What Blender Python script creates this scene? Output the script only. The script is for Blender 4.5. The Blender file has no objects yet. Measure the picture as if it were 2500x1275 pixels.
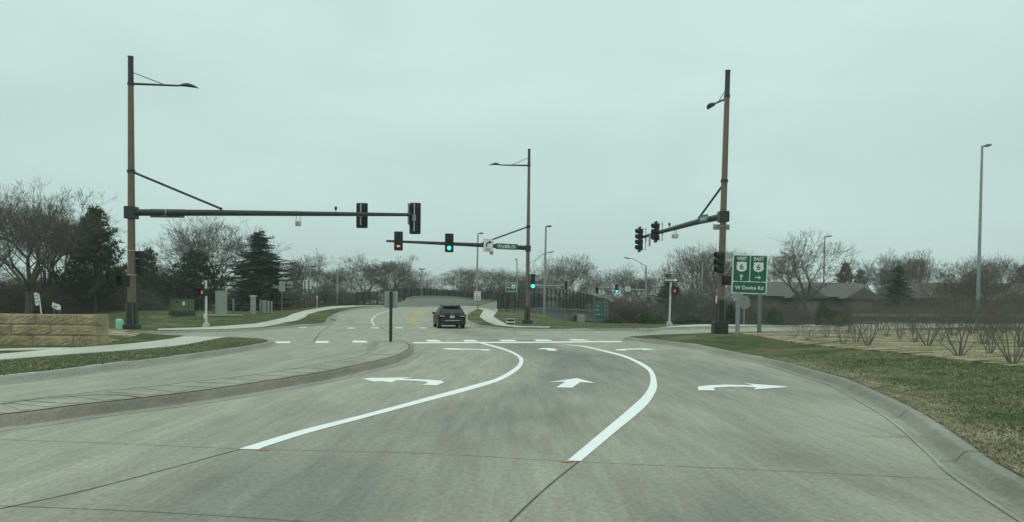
import bpy, bmesh, math, random
import numpy as np
from mathutils import Vector, Matrix
from mathutils.geometry import delaunay_2d_cdt, tessellate_polygon
S = bpy.context.scene
C = S.collection
R = math.radians
# ------------------------------------------------------------------ camera
F_PX, CX, CY0 = 1900.0, 1250.0, 743.0
PITCH, ROLL, EYE = R(1.5), R(0.65), 1.6
PYC = CY0 + F_PX * math.tan(PITCH)
RM = Matrix.Rotation(R(90) - PITCH, 4, 'X') @ Matrix.Rotation(ROLL, 4, 'Z')
cd = bpy.data.cameras.new('camera')
cam = bpy.data.objects.new('camera', cd); C.objects.link(cam)
cam.matrix_world = Matrix.Translation((0, 0, EYE)) @ RM
cd.sensor_width = 36.0; cd.sensor_fit = 'HORIZONTAL'
cd.lens = 36.0 * F_PX / 2500.0
cd.shift_y = (PYC - 637.5) / 2500.0
cd.clip_start = 0.1; cd.clip_end = 4000
S.camera = cam
# ------------------------------------------------------------------ sky, sun, exposure
SUN_EL, SUN_AZ = R(52), R(215)
W = bpy.data.worlds.new('World'); S.world = W; W.use_nodes = True
nt = W.node_tree; nt.nodes.clear()
out = nt.nodes.new('ShaderNodeOutputWorld'); bg = nt.nodes.new('ShaderNodeBackground')
bg.inputs['Strength'].default_value = 0.1
sky = nt.nodes.new('ShaderNodeTexSky'); sky.sky_type = 'NISHITA'; sky.sun_disc = False
sky.sun_elevation = SUN_EL; sky.sun_rotation = SUN_AZ
tc = nt.nodes.new('ShaderNodeTexCoord'); sep = nt.nodes.new('ShaderNodeSeparateXYZ')
nt.links.new(tc.outputs['Generated'], sep.inputs[0])
rmp = nt.nodes.new('ShaderNodeValToRGB'); nt.links.new(sep.outputs['Z'], rmp.inputs['Fac'])
cr = rmp.color_ramp; cr.interpolation = 'EASE'
cr.elements[0].position = 0.0; cr.elements[0].color = (0.475, 0.635, 0.598, 1)
cr.elements[1].position = 1.0; cr.elements[1].color = (1.0, 1.24, 1.15, 1)
e = cr.elements.new(0.36); e.color = (0.625, 0.825, 0.768, 1)
e = cr.elements.new(0.16); e.color = (0.565, 0.752, 0.703, 1)
mp = nt.nodes.new('ShaderNodeMapping'); mp.inputs['Scale'].default_value = (1.1, 1.1, 3.2)
nt.links.new(tc.outputs['Generated'], mp.inputs[0])
nz = nt.nodes.new('ShaderNodeTexNoise'); nz.inputs['Scale'].default_value = 2.1; nz.inputs['Detail'].default_value = 4
nz.inputs['Distortion'].default_value = 0.4
nt.links.new(mp.outputs[0], nz.inputs['Vector'])
mr = nt.nodes.new('ShaderNodeMapRange'); mr.inputs[1].default_value = 0.3; mr.inputs[2].default_value = 0.7
mr.inputs[3].default_value = 9.25; mr.inputs[4].default_value = 10.65
nt.links.new(nz.outputs['Fac'], mr.inputs[0])
vs = nt.nodes.new('ShaderNodeVectorMath'); vs.operation = 'SCALE'
nt.links.new(rmp.outputs['Color'], vs.inputs[0]); nt.links.new(mr.outputs[0], vs.inputs['Scale'])
mx = nt.nodes.new('ShaderNodeMixRGB'); mx.inputs[0].default_value = 0.93
nt.links.new(sky.outputs[0], mx.inputs[1]); nt.links.new(vs.outputs[0], mx.inputs[2])
nt.links.new(mx.outputs[0], bg.inputs['Color']); nt.links.new(bg.outputs[0], out.inputs[0])
sl = bpy.data.lights.new('sun', 'SUN'); sl.energy = 0.6; sl.angle = R(35); sl.color = (1, 0.96, 0.88)
so = bpy.data.objects.new('sun', sl); C.objects.link(so); so.rotation_euler = (R(90) - SUN_EL, 0, -SUN_AZ + R(180))
so.location = (0, 0, 60)
vw = S.view_settings; vw.view_transform = 'Standard'; vw.look = 'None'; vw.exposure = 0.0; vw.gamma = 1.0
S.render.engine = 'CYCLES'
S.cycles.use_denoising = True
S.cycles.max_bounces = 5; S.cycles.diffuse_bounces = 3; S.cycles.glossy_bounces = 3
S.cycles.transparent_max_bounces = 8
# ------------------------------------------------------------------ helpers: photo pixel -> place on the ground
def ray(px, py):
    d = RM.to_3x3() @ Vector(((px - CX) / F_PX, -(py - PYC) / F_PX, -1.0))
    return d / d.y
def P(px, py, d):
    return Vector((0, 0, EYE)) + ray(px, py) * d
def ss(t):
    t = 0.0 if t < 0 else (1.0 if t > 1 else t)
    return t * t * (3 - 2 * t)
def H(x, y):                                   # the road surface height
    rise = 1.3 * ss((y - 50) / 55.0)
    left = 0.5 * ss((y - 50) / 20.0) - 1.1 * ss((y - 73) / 22.0)
    fall = -0.95 * ss((y - 61) / 30.0)
    wl = ss((x + 29) / 8.0); wr = ss((x - 0.0) / 9.0)
    z = (left * (1 - wl) + rise * wl) * (1 - wr) + fall * wr * (1 - ss((x - 22) / 22.0))
    z += -0.3 * ss((-x - 7) / 10.0) * ss((y - 28) / 10.0) * (1 - ss((y - 48) / 16.0))
    return z
def G(px, py, zf=None, off=0.0, near=3.0, far=160.0):  # where a pixel's ray meets the height function
    zf = zf or H
    r = ray(px, py); prev = near
    y = near
    while y < far:
        y2 = y + max(0.25, y * 0.01)
        if EYE + r.z * y2 <= zf(r.x * y2, y2) + off:
            a, b = y, y2
            for _ in range(24):
                m = (a + b) / 2
                if EYE + r.z * m <= zf(r.x * m, m) + off: b = m
                else: a = m
            return Vector((r.x * b, b, zf(r.x * b, b) + off))
        y = y2
    return Vector((r.x * far, far, zf(r.x * far, far) + off))
def smooth(pts, n=6):                          # Catmull-Rom through 2D/3D points
    out = []
    pts = [Vector(p) for p in pts]
    for i in range(len(pts) - 1):
        a = pts[max(i - 1, 0)]; b = pts[i]; c = pts[i + 1]; d = pts[min(i + 2, len(pts) - 1)]
        for k in range(n):
            t = k / n
            out.append(0.5 * ((2 * b) + (c - a) * t + (2 * a - 5 * b + 4 * c - d) * t * t + (3 * b - a - 3 * c + d) * t ** 3))
    out.append(pts[-1])
    return out
# ------------------------------------------------------------------ materials
MATS = {}
def mat(name, col, rough=0.7, metal=0.0, var=0.15, scale=6.0, bump=0.0, emit=None, estr=1.0, coat=0.0, spec=0.35, detail=5):
    if name in MATS: return MATS[name]
    m = bpy.data.materials.new(name); m.use_nodes = True
    n = m.node_tree; b = n.nodes['Principled BSDF']
    b.inputs['Roughness'].default_value = rough; b.inputs['Metallic'].default_value = metal
    b.inputs['Specular IOR Level'].default_value = spec
    if coat: b.inputs['Coat Weight'].default_value = coat
    t = n.nodes.new('ShaderNodeTexCoord'); z = n.nodes.new('ShaderNodeTexNoise')
    z.inputs['Scale'].default_value = scale; z.inputs['Detail'].default_value = detail
    n.links.new(t.outputs['Object'], z.inputs['Vector'])
    r = n.nodes.new('ShaderNodeValToRGB'); n.links.new(z.outputs['Fac'], r.inputs['Fac'])
    r.color_ramp.elements[0].position = 0.3; r.color_ramp.elements[1].position = 0.7
    r.color_ramp.elements[0].color = tuple(c * (1 - var) for c in col) + (1,)
    r.color_ramp.elements[1].color = tuple(min(1, c * (1 + var)) for c in col) + (1,)
    n.links.new(r.outputs[0], b.inputs['Base Color'])
    if bump:
        bp = n.nodes.new('ShaderNodeBump'); bp.inputs['Strength'].default_value = bump
        n.links.new(z.outputs['Fac'], bp.inputs['Height']); n.links.new(bp.outputs[0], b.inputs['Normal'])
    if emit:
        b.inputs['Emission Color'].default_value = tuple(emit) + (1,); b.inputs['Emission Strength'].default_value = estr
    MATS[name] = m
    return m
class NT:                                       # small node-graph helper
    def __init__(s, name, rough=0.85, spec=0.25):
        s.m = bpy.data.materials.new(name); s.m.use_nodes = True; s.t = s.m.node_tree
        s.b = s.t.nodes['Principled BSDF']; s.b.inputs['Roughness'].default_value = rough
        s.b.inputs['Specular IOR Level'].default_value = spec
        s.co = s.t.nodes.new('ShaderNodeTexCoord').outputs['Object']
        MATS[name] = s.m
    def noise(s, scale, detail=5, stretch=(1, 1, 1), rot=0, dist=0, rough=0.55):
        mp = s.t.nodes.new('ShaderNodeMapping'); mp.inputs['Scale'].default_value = stretch
        mp.inputs['Rotation'].default_value = (0, 0, rot)
        s.t.links.new(s.co, mp.inputs[0])
        z = s.t.nodes.new('ShaderNodeTexNoise'); z.inputs['Scale'].default_value = scale; z.inputs['Detail'].default_value = detail
        z.inputs['Distortion'].default_value = dist; z.inputs['Roughness'].default_value = rough
        s.t.links.new(mp.outputs[0], z.inputs['Vector'])
        return z.outputs['Fac']
    def ramp(s, fac, a, b, lo=0.3, hi=0.7):
        r = s.t.nodes.new('ShaderNodeValToRGB'); s.t.links.new(fac, r.inputs['Fac'])
        r.color_ramp.elements[0].position = lo; r.color_ramp.elements[1].position = hi
        r.color_ramp.elements[0].color = (a + (1,)) if len(a) == 3 else a
        r.color_ramp.elements[1].color = (b + (1,)) if len(b) == 3 else b
        return r.outputs[0]
    def mix(s, fac, a, b, mode='MIX'):
        x = s.t.nodes.new('ShaderNodeMixRGB'); x.blend_type = mode
        if isinstance(fac, float): x.inputs[0].default_value = fac
        else: s.t.links.new(fac, x.inputs[0])
        for i, v in ((1, a), (2, b)):
            if isinstance(v, tuple): x.inputs[i].default_value = v + (1,)
            else: s.t.links.new(v, x.inputs[i])
        return x.outputs[0]
    def bump(s, fac, strength, dist=0.02):
        bp = s.t.nodes.new('ShaderNodeBump'); bp.inputs['Strength'].default_value = strength; bp.inputs['Distance'].default_value = dist
        s.t.links.new(fac, bp.inputs['Height']); s.t.links.new(bp.outputs[0], s.b.inputs['Normal'])
    def done(s, col):
        s.t.links.new(col, s.b.inputs['Base Color']); return s.m
def concrete(name, lo, hi, wear=False, spec=0.25):
    n = NT(name, 0.82, spec)
    fac = n.noise(0.22, 4, (1.0, 0.35, 1), R(-12), 0.6)
    if wear:                                    # tyre-darkened lane middles (a value stored on the road's vertices)
        at = n.t.nodes.new('ShaderNodeAttribute'); at.attribute_name = 'wear'
        mm = n.t.nodes.new('ShaderNodeMath'); mm.operation = 'MULTIPLY_ADD'; mm.inputs[1].default_value = -0.17
        n.t.links.new(at.outputs['Fac'], mm.inputs[0])
        m2 = n.t.nodes.new('ShaderNodeMath'); m2.operation = 'MULTIPLY_ADD'; m2.inputs[1].default_value = 0.75; m2.inputs[2].default_value = 0.225
        n.t.links.new(fac, m2.inputs[0]); n.t.links.new(m2.outputs[0], mm.inputs[2]); fac = mm.outputs[0]
    a = n.ramp(fac, lo, hi, 0.34, 0.58)
    f = n.ramp(n.noise(1.6, 6, (1.4, 0.22, 1), R(-12)), (0.90, 0.90, 0.90), (1.09, 1.09, 1.09), 0.36, 0.64)
    f2 = n.ramp(n.noise(5.5, 5, (1.6, 0.12, 1), R(-13)), (0.93, 0.93, 0.93), (1.06, 1.06, 1.06), 0.38, 0.62)
    f = n.mix(1.0, f, f2, 'MULTIPLY')
    c = n.mix(1.0, a, f, 'MULTIPLY')
    g = n.noise(22, 4, (1, 0.6, 1))
    c = n.mix(1.0, c, n.ramp(g, (0.86, 0.86, 0.86), (1.11, 1.11, 1.11), .35, .65), 'MULTIPLY')
    p = n.ramp(n.noise(0.7, 7, (1, 0.5, 1), 0.3, 1.2), (1, 1, 1), (0.87, 0.865, 0.84), 0.58, 0.75)
    c = n.mix(1.0, c, p, 'MULTIPLY')
    n.bump(g, 0.15, 0.01)
    return n.done(c)
M_ROAD = concrete('road_concrete', (0.176, 0.174, 0.156), (0.318, 0.306, 0.246), wear=True)
M_WALK = concrete('sidewalk_concrete', (0.40, 0.40, 0.35), (0.50, 0.49, 0.43))
M_MED = concrete('median_concrete', (0.25, 0.25, 0.205), (0.31, 0.305, 0.25))
M_MEDL = concrete('pale_median_slab', (0.275, 0.27, 0.225), (0.335, 0.325, 0.27))
M_PALE = concrete('pale_worn_concrete', (0.26, 0.255, 0.212), (0.35, 0.34, 0.285))
M_KERB = concrete('kerb_concrete', (0.205, 0.205, 0.17), (0.29, 0.285, 0.235))
M_KERBR = concrete('weathered_kerb_concrete', (0.19, 0.185, 0.15), (0.25, 0.24, 0.20))
M_KERBD = concrete('stained_kerb_concrete', (0.168, 0.152, 0.122), (0.225, 0.205, 0.167))
def lawn_mat():
    n = NT('lawn_grass', 0.95, 0.1)
    base = n.ramp(n.noise(1.1, 8, (1, 1, 1), 0, 0.8), (0.050, 0.073, 0.027), (0.098, 0.117, 0.047), 0.38, 0.62)
    fine = n.noise(26, 6, (1, 1, 1))
    base = n.mix(1.0, base, n.ramp(fine, (0.6, 0.6, 0.6), (1.35, 1.3, 1.25), 0.25, 0.75), 'MULTIPLY')
    pat = n.ramp(n.noise(0.16, 9, (1, 1.5, 1), 0.4, 1.4, 0.68), (0, 0, 0), (1, 1, 1), 0.49, 0.63)
    straw = n.ramp(n.noise(7, 6), (0.12, 0.105, 0.055), (0.24, 0.21, 0.125))
    c = n.mix(pat, base, straw)
    n.bump(fine, 0.9, 0.06)
    return n.done(c)
M_LAWN = lawn_mat()
def mulch_mat():
    n = NT('straw_mulch', 0.95, 0.1)
    a = n.ramp(n.noise(3.2, 8, (0.6, 1.6, 1), 0.2, 1.0, 0.7), (0.125, 0.108, 0.066), (0.47, 0.40, 0.26), 0.39, 0.60)
    g = n.ramp(n.noise(0.7, 6, (0.6, 1.8, 1), 0, 1.0), (0, 0, 0), (1, 1, 1), 0.5, 0.58)
    c = n.mix(g, a, (0.09, 0.10, 0.042))
    n.bump(n.noise(9, 6), 0.9, 0.06)
    return n.done(c)
M_MULCH = mulch_mat()
def paint_mat(name, a, b):
    n = NT(name, 0.6, 0.3)
    c = n.mix(1.0, n.ramp(n.noise(2.5, 5), a, b), n.ramp(n.noise(40, 4), (0.93, 0.93, 0.93), (1.04, 1.04, 1.04)), 'MULTIPLY')
    return n.done(c)
M_WHITE = paint_mat('white_road_paint', (0.76, 0.79, 0.78), (0.84, 0.86, 0.85))
M_WORN = paint_mat('worn_white_paint', (0.48, 0.50, 0.46), (0.66, 0.68, 0.63))
M_YEL = paint_mat('yellow_road_paint', (0.38, 0.27, 0.06), (0.50, 0.36, 0.09))
M_ORANGE = mat('orange_survey_paint', (0.40, 0.16, 0.07), 0.8, var=0.3, scale=20)
M_JOINT = mat('joint_dirt', (0.075, 0.074, 0.060), 0.95, var=0.35, scale=3)
M_BROWN = mat('brown_painted_steel', (0.146, 0.103, 0.068), 0.45, var=0.10, scale=3, spec=0.4)
M_DARK = mat('dark_green_black_steel', (0.022, 0.027, 0.025), 0.45, var=0.2, scale=4, spec=0.4)
M_BLACK = mat('black_plastic', (0.010, 0.013, 0.013), 0.55, var=0.2, scale=8)
M_LENS = mat('dark_lens', (0.012, 0.012, 0.012), 0.3, var=0.1)
M_GALV = mat('galvanised_steel', (0.27, 0.29, 0.29), 0.5, 0.4, var=0.12, scale=5)
M_POLEG = mat('weathered_grey_steel', (0.15, 0.17, 0.165), 0.55, 0.2, var=0.12, scale=3)
M_ALU = mat('brushed_aluminium_bracket', (0.42, 0.44, 0.43), 0.4, 0.6, var=0.1)
M_SIGNW = mat('white_reflective_sheet', (0.66, 0.68, 0.66), 0.5, var=0.06)
M_SIGNB = mat('grey_sign_back', (0.27, 0.285, 0.27), 0.55, 0.2, var=0.08)
M_GREEN = mat('green_reflective_sheet', (0.008, 0.105, 0.058), 0.45, var=0.06)
M_TEAL = mat('faded_teal_sheet', (0.035, 0.085, 0.078), 0.5, var=0.1)
M_INK = mat('black_ink', (0.012, 0.013, 0.013), 0.6, var=0.1)
M_CONCP = mat('pale_precast_concrete', (0.36, 0.36, 0.32), 0.85, var=0.14, scale=3, bump=0.1)
M_CONCG = mat('grey_wall_concrete', (0.19, 0.20, 0.185), 0.9, var=0.16, scale=0.8, bump=0.1)
M_FENCE = mat('black_fence_steel', (0.012, 0.015, 0.015), 0.5, var=0.1)
M_CABG = mat('olive_green_enamel', (0.085, 0.115, 0.065), 0.55, var=0.08, scale=2)
M_CABGD = mat('dark_green_enamel', (0.035, 0.052, 0.036), 0.6, var=0.1, scale=2)
M_CABL = mat('light_grey_enamel', (0.28, 0.31, 0.28), 0.5, var=0.06, scale=2)
M_CABW = mat('off_white_enamel', (0.55, 0.58, 0.55), 0.5, var=0.06)
M_MINT = mat('mint_green_plastic', (0.26, 0.50, 0.36), 0.5, var=0.05, scale=3)
M_YELP = mat('yellow_plastic', (0.50, 0.36, 0.08), 0.6, var=0.08)
M_ROOF = mat('brown_grey_shingles', (0.105, 0.094, 0.084), 0.9, var=0.3, scale=3)
M_SIDING = mat('grey_brown_siding', (0.13, 0.125, 0.11), 0.85, var=0.12, scale=1.2)
M_BRICKW = mat('dark_brown_brick', (0.07, 0.058, 0.05), 0.9, var=0.2, scale=3)
M_GLASSD = mat('dark_window_glass', (0.012, 0.016, 0.017), 0.12, var=0.1, spec=0.6)
M_CHROME = mat('chrome_trim', (0.55, 0.57, 0.56), 0.2, 0.9, var=0.03)
M_CARD = mat('black_green_car_paint', (0.006, 0.009, 0.009), 0.4, var=0.05, coat=0.0, spec=0.2)
M_CARG = mat('grey_car_paint', (0.06, 0.075, 0.08), 0.3, var=0.05, coat=0.5, spec=0.5)
M_CARW = mat('white_car_paint', (0.6, 0.62, 0.6), 0.3, var=0.03, coat=0.5)
M_RUB = mat('tyre_rubber', (0.009, 0.009, 0.009), 0.9, var=0.2)
M_RED = mat('red_tail_lens', (0.20, 0.018, 0.018), 0.25, var=0.1)
M_BARK = mat('grey_brown_bark', (0.082, 0.074, 0.064), 0.95, var=0.25, scale=2)
M_BARKR = mat('red_brown_twigs', (0.112, 0.080, 0.066), 0.95, var=0.25, scale=2)
M_BARKG = mat('pale_grey_twigs', (0.122, 0.112, 0.095), 0.95, var=0.25, scale=2)
M_SHRUB = mat('pale_red_brown_stems', (0.150, 0.137, 0.116), 0.95, var=0.25, scale=2)
M_TWIG = mat('brown_grey_twigs', (0.110, 0.094, 0.077), 0.95, var=0.25, scale=2)
M_PINE = mat('pine_needles', (0.040, 0.072, 0.028), 0.8, var=0.35, scale=1.2)
M_SPRUCE = mat('spruce_needles', (0.032, 0.066, 0.036), 0.8, var=0.35, scale=1.2)
M_YEW = mat('olive_evergreen_leaves', (0.050, 0.062, 0.026), 0.85, var=0.4, scale=2)
M_GRN = mat('lit_green_lens', (0.05, 0.5, 0.4), 0.4, emit=(0.10, 1.0, 0.78), estr=1.25)
M_AMB = mat('lit_amber_arrow', (0.5, 0.3, 0.05), 0.4, emit=(1.0, 0.42, 0.08), estr=1.1)
M_REDL = mat('lit_red_hand', (0.5, 0.1, 0.05), 0.4, emit=(1.0, 0.10, 0.07), estr=0.34)
M_REDD = mat('lit_dim_red_lens', (0.3, 0.05, 0.05), 0.4, emit=(1.0, 0.09, 0.10), estr=0.22)
# ------------------------------------------------------------------ mesh builder
def tag(o, label, cat, group=None, kind=None):
    if label: o['label'] = label
    if cat: o['category'] = cat
    if group: o['group'] = group
    if kind: o['kind'] = kind
    return o
def thing(name, loc, label, cat, group=None, rz=0.0):
    o = bpy.data.objects.new(name, None); C.objects.link(o); o.location = loc; o.rotation_euler = (0, 0, rz)
    o.empty_display_size = 0.2
    return tag(o, label, cat, group)
class MB:
    def __init__(s): s.v = []; s.f = []; s.mi = []; s.mats = []
    def idx(s, m):
        if m not in s.mats: s.mats.append(m)
        return s.mats.index(m)
    def add(s, vs, fs, m, X=None):
        k = len(s.v); i = s.idx(m)
        s.v += [tuple(X @ Vector(v)) if X is not None else tuple(v) for v in vs]
        for f in fs: s.f.append(tuple(k + a for a in f)); s.mi.append(i)
        return s
    def box(s, c, sz, m, X=None, bev=0.0):
        x, y, z = (a / 2 for a in sz)
        if bev <= 0:
            vs = [(c[0] + a * x, c[1] + b * y, c[2] + d * z) for a in (-1, 1) for b in (-1, 1) for d in (-1, 1)]
            return s.add(vs, [(0, 1, 3, 2), (4, 6, 7, 5), (0, 4, 5, 1), (2, 3, 7, 6), (0, 2, 6, 4), (1, 5, 7, 3)], m, X)
        bm = bmesh.new(); bmesh.ops.create_cube(bm, size=1.0)
        for v in bm.verts: v.co = Vector((v.co.x * sz[0], v.co.y * sz[1], v.co.z * sz[2]))
        bmesh.ops.bevel(bm, geom=list(bm.edges), offset=bev, segments=2, affect='EDGES', profile=0.6)
        bm.verts.index_update()
        vs = [v.co + Vector(c) for v in bm.verts]; fs = [[v.index for v in f.verts] for f in bm.faces]; bm.free()
        return s.add(vs, fs, m, X)
    def tube(s, pts, rad, m, n=8, cap=True, X=None, ph=0.0):
        pts = [Vector(p) for p in pts]
        if not isinstance(rad, (list, tuple)): rad = [rad] * len(pts)
        vs = []; fs = []
        up0 = Vector((0, 0, 1))
        d0 = (pts[-1] - pts[0]).normalized()
        if abs(d0.z) > 0.9: up0 = Vector((0, 1, 0))
        for i, p in enumerate(pts):
            d = (pts[min(i + 1, len(pts) - 1)] - pts[max(i - 1, 0)]).normalized()
            a = d.cross(up0).normalized(); b = a.cross(d).normalized()
            for k in range(n):
                t = 2 * math.pi * k / n + ph
                vs.append(p + (a * math.cos(t) + b * math.sin(t)) * rad[i])
        for i in range(len(pts) - 1):
            for k in range(n):
                fs.append((i * n + k, i * n + (k + 1) % n, (i + 1) * n + (k + 1) % n, (i + 1) * n + k))
        if cap: fs.append(tuple(range(n))[::-1]); fs.append(tuple((len(pts) - 1) * n + k for k in range(n)))
        return s.add(vs, fs, m, X)
    def loft(s, rings, m, cap=True, X=None):
        n = len(rings[0]); vs = [p for r in rings for p in r]; fs = []
        for i in range(len(rings) - 1):
            for k in range(n):
                fs.append((i * n + k, i * n + (k + 1) % n, (i + 1) * n + (k + 1) % n, (i + 1) * n + k))
        if cap: fs.append(tuple(range(n))[::-1]); fs.append(tuple((len(rings) - 1) * n + k for k in range(n)))
        return s.add(vs, fs, m, X)
    def plate(s, poly, y, th, m, X=None):       # polygon in local x,z; front face at y, thickness th behind it
        n = len(poly)
        vs = [(p[0], y, p[1]) for p in poly] + [(p[0], y + th, p[1]) for p in poly]
        fs = [(k, (k + 1) % n, n + (k + 1) % n, n + k) for k in range(n)]
        tri = tessellate_polygon([[Vector((p[0], p[1], 0)) for p in poly]])
        fs += [tuple(t) for t in tri] + [tuple(n + a for a in t[::-1]) for t in tri]
        return s.add(vs, fs, m, X)
    def text(s, body, size, x, z, y, m, X=None, bold=0.02, width=None, condense=1.0, align='CENTER'):
        cu = bpy.data.curves.new('lettering', 'FONT'); cu.body = body; cu.size = 1.0; cu.align_x = align; cu.align_y = 'CENTER'
        cu.offset = bold; cu.resolution_u = 3
        ob = bpy.data.objects.new('lettering', cu); C.objects.link(ob)
        me = bpy.data.meshes.new_from_object(ob)
        vs = np.array([v.co[:] for v in me.vertices]); fs = [tuple(p.vertices) for p in me.polygons]
        bpy.data.objects.remove(ob); bpy.data.curves.remove(cu); bpy.data.meshes.remove(me)
        w = vs[:, 0].max() - vs[:, 0].min(); h = vs[:, 1].max() - vs[:, 1].min()
        k = size / 0.72; kx = k * condense
        if width: kx = width / w
        zc = 0.0 if len(body) > 1 else (vs[:, 1].max() + vs[:, 1].min()) / 2
        return s.add([(x + v[0] * kx, y, z + (v[1] - zc) * k) for v in vs], fs, m, X)
    def build(s, name, parent=None, local=False, smoothf=False):
        me = bpy.data.meshes.new(name)
        vs = s.v
        if parent is not None and not local:
            L = parent.location; vs = [(v[0] - L[0], v[1] - L[1], v[2] - L[2]) for v in vs]
        me.from_pydata(vs, [], s.f)
        for m in s.mats: me.materials.append(m)
        me.polygons.foreach_set('material_index', s.mi)
        if smoothf:
            me.polygons.foreach_set('use_smooth', [True] * len(s.f)); me.set_sharp_from_angle(angle=R(38))
        me.update()
        o = bpy.data.objects.new(name, me); C.objects.link(o)
        if parent is not None: o.parent = parent
        return o
def rrect(hx, hy, r, n=4):
    o = []
    for (sx, sy, a0) in ((1, 1, 0), (-1, 1, 90), (-1, -1, 180), (1, -1, 270)):
        for k in range(n + 1):
            a = R(a0 + 90 * k / n); o.append((sx * (hx - r) + r * math.cos(a), sy * (hy - r) + r * math.sin(a)))
    return o
# ------------------------------------------------------------------ the ground: road outline, lawns, road
def GB(px, py): return G(px, py, H, 0.13)
px_right = [(2500, 1164), (2382, 1090), (2289, 1028), (2227, 993), (2149, 957), (2072, 925), (1994, 904), (1916, 883), (1800, 860), (1700, 841), (1620, 831), (1565, 826), (1532, 823)]
run_right = smooth([Vector((1.0, -14, 0)), Vector((2.3, -4, 0)), Vector((3.6, 2.5, 0))] + [GB(*p) for p in px_right], 4)
c0 = run_right[-1]
run_crossr = smooth([c0, Vector((c0.x + 1.6, c0.y + 2.7, 0)), Vector((10, 42.2, 0)), Vector((15, 46.8, 0)), Vector((22, 52.0, 0)), Vector((34, 61.5, 0)), Vector((70, 86, 0)), Vector((120, 118, 0))], 3)
px_farr = [(2080, 793), (1880, 796), (1640, 800), (1500, 802), (1400, 803), (1320, 803), (1262, 802), (1215, 799), (1178, 794), (1152, 787), (1141, 778), (1143, 769), (1151, 762), (1168, 754), (1180, 749.5)]
run_farr = smooth([Vector((124, 126, 0)), Vector((70, 97, 0))] + [GB(*p) for p in px_farr], 3)
p_end = run_farr[-1]
run_deckr = [Vector((p_end.x + 3, p_end.y + 14, 0)), Vector((12, 118, 0)), Vector((45, 132, 0))]
run_deckl = [Vector((40, 146, 0)), Vector((4, 132, 0)), Vector((-7, 118, 0))]
px_farl = [(960, 744.5), (930, 745.6), (900, 748), (858, 755), (828, 762), (810, 770), (799, 777), (796, 784), (788, 789), (740, 793), (680, 797), (640, 800.5), (580, 804), (500, 806), (400, 808.5)]
run_farl = smooth([GB(*p) for p in px_farl], 3)
f0 = run_farl[-1]
run_farl += [Vector((f0.x - 12, f0.y - 3.0, 0)), Vector((-90, f0.y - 12, 0))]
px_left = [(0, 918), (150, 901), (300, 884), (430, 868), (540, 853), (610, 843), (645, 836), (655, 831.5), (640, 827.5), (600, 825.5), (540, 823.5), (480, 822), (440, 819.5)]
lp = [GB(*p) for p in px_left]
run_left = smooth([Vector((-15.5, -14, 0)), Vector((-13.5, 2, 0)), Vector((-11.2, 9.5, 0))] + lp, 4)
l_end = run_left[-1]
run_left_w = [Vector((-90, l_end.y - 16, 0)), Vector((l_end.x - 14, l_end.y - 1.2, 0)), Vector((l_end.x - 5, l_end.y + 0.6, 0))]
outline = run_right + run_crossr[1:] + run_farr + run_deckr + run_deckl + run_farl + run_left_w + run_left[::-1]
OUT = np.array([(p.x, p.y) for p in outline])
def inside(pts, poly):
    x, y = pts[:, 0], pts[:, 1]; r = np.zeros(len(pts), bool); n = len(poly); j = n - 1
    for i in range(n):
        xi, yi = poly[i]; xj, yj = poly[j]
        c = ((yi > y) != (yj > y)) & (x < (xj - xi) * (y - yi) / (yj - yi + 1e-12) + xi)
        r ^= c; j = i
    return r
SEG_A = OUT; SEG_B = np.roll(OUT, -1, 0); SEG_D = SEG_B - SEG_A; SEG_L = (SEG_D ** 2).sum(1) + 1e-9
def kerb_dist(x, y):
    q = np.array((x, y)) - SEG_A
    t = np.clip((q * SEG_D).sum(1) / SEG_L, 0, 1)
    d = q - SEG_D * t[:, None]
    return math.sqrt((d * d).sum(1).min())
def amp(x, y):
    a = 0.25 * ss((x - 3) / 3.0) * (1 - ss((y - 43) / 9.0))
    a += 0.36 * ss((-x - 11) / 4.0) * ss((y - 22) / 8.0) * (1 - ss((y - 40) / 8.0))
    return a
def ZL(x, y):                                   # lawn height
    z = H(x, y) + 0.13
    if -60 < x < 60 and y < 70:
        a = amp(x, y)
        if a > 0.001: z += a * ss(kerb_dist(x, y) / 6.0)
    return z
def GL(px, py, off=0.0): return G(px, py, ZL, off)
random.seed(3)
gx = sorted(set(list(np.arange(-46, -14, 1.0)) + list(np.arange(-14, 14, 0.6)) + list(np.arange(14, 47, 1.0)) + list(np.arange(-140, -46, 8.0)) + list(np.arange(48, 141, 8.0)) + list(np.arange(-900, -140, 95.0)) + list(np.arange(150, 901, 95.0))))
gy = sorted(set(list(np.arange(-14, 76, 1.0)) + list(np.arange(76, 160, 3.0)) + list(np.arange(165, 330, 20.0)) + list(np.arange(340, 1500, 110.0))))
gpts = [Vector((float(a) + random.uniform(-.2, .2), float(b) + random.uniform(-.2, .2))) for a in gx for b in gy]
allp = [Vector((p.x, p.y)) for p in outline] + gpts
no = len(outline)
cv, ce, cf, _, _, _ = delaunay_2d_cdt(allp, [(i, (i + 1) % no) for i in range(no)], [], 0, 1e-4)
cva = np.array([(v.x, v.y) for v in cv]); cfa = [tuple(f) for f in cf]
cen = np.array([cva[list(f)].mean(0) for f in cfa])
isr = inside(cen, OUT)
def sub_mesh(name, faces, zf, m):
    used = sorted(set(i for f in faces for i in f)); mapi = {a: b for b, a in enumerate(used)}
    vs = [(cva[i][0], cva[i][1], zf(cva[i][0], cva[i][1])) for i in used]
    me = bpy.data.meshes.new(name); me.from_pydata(vs, [], [tuple(mapi[i] for i in f) for f in faces])
    me.polygons.foreach_set('use_smooth', [True] * len(me.polygons)); me.materials.append(m); me.update()
    o = bpy.data.objects.new(name, me); C.objects.link(o); return o
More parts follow.
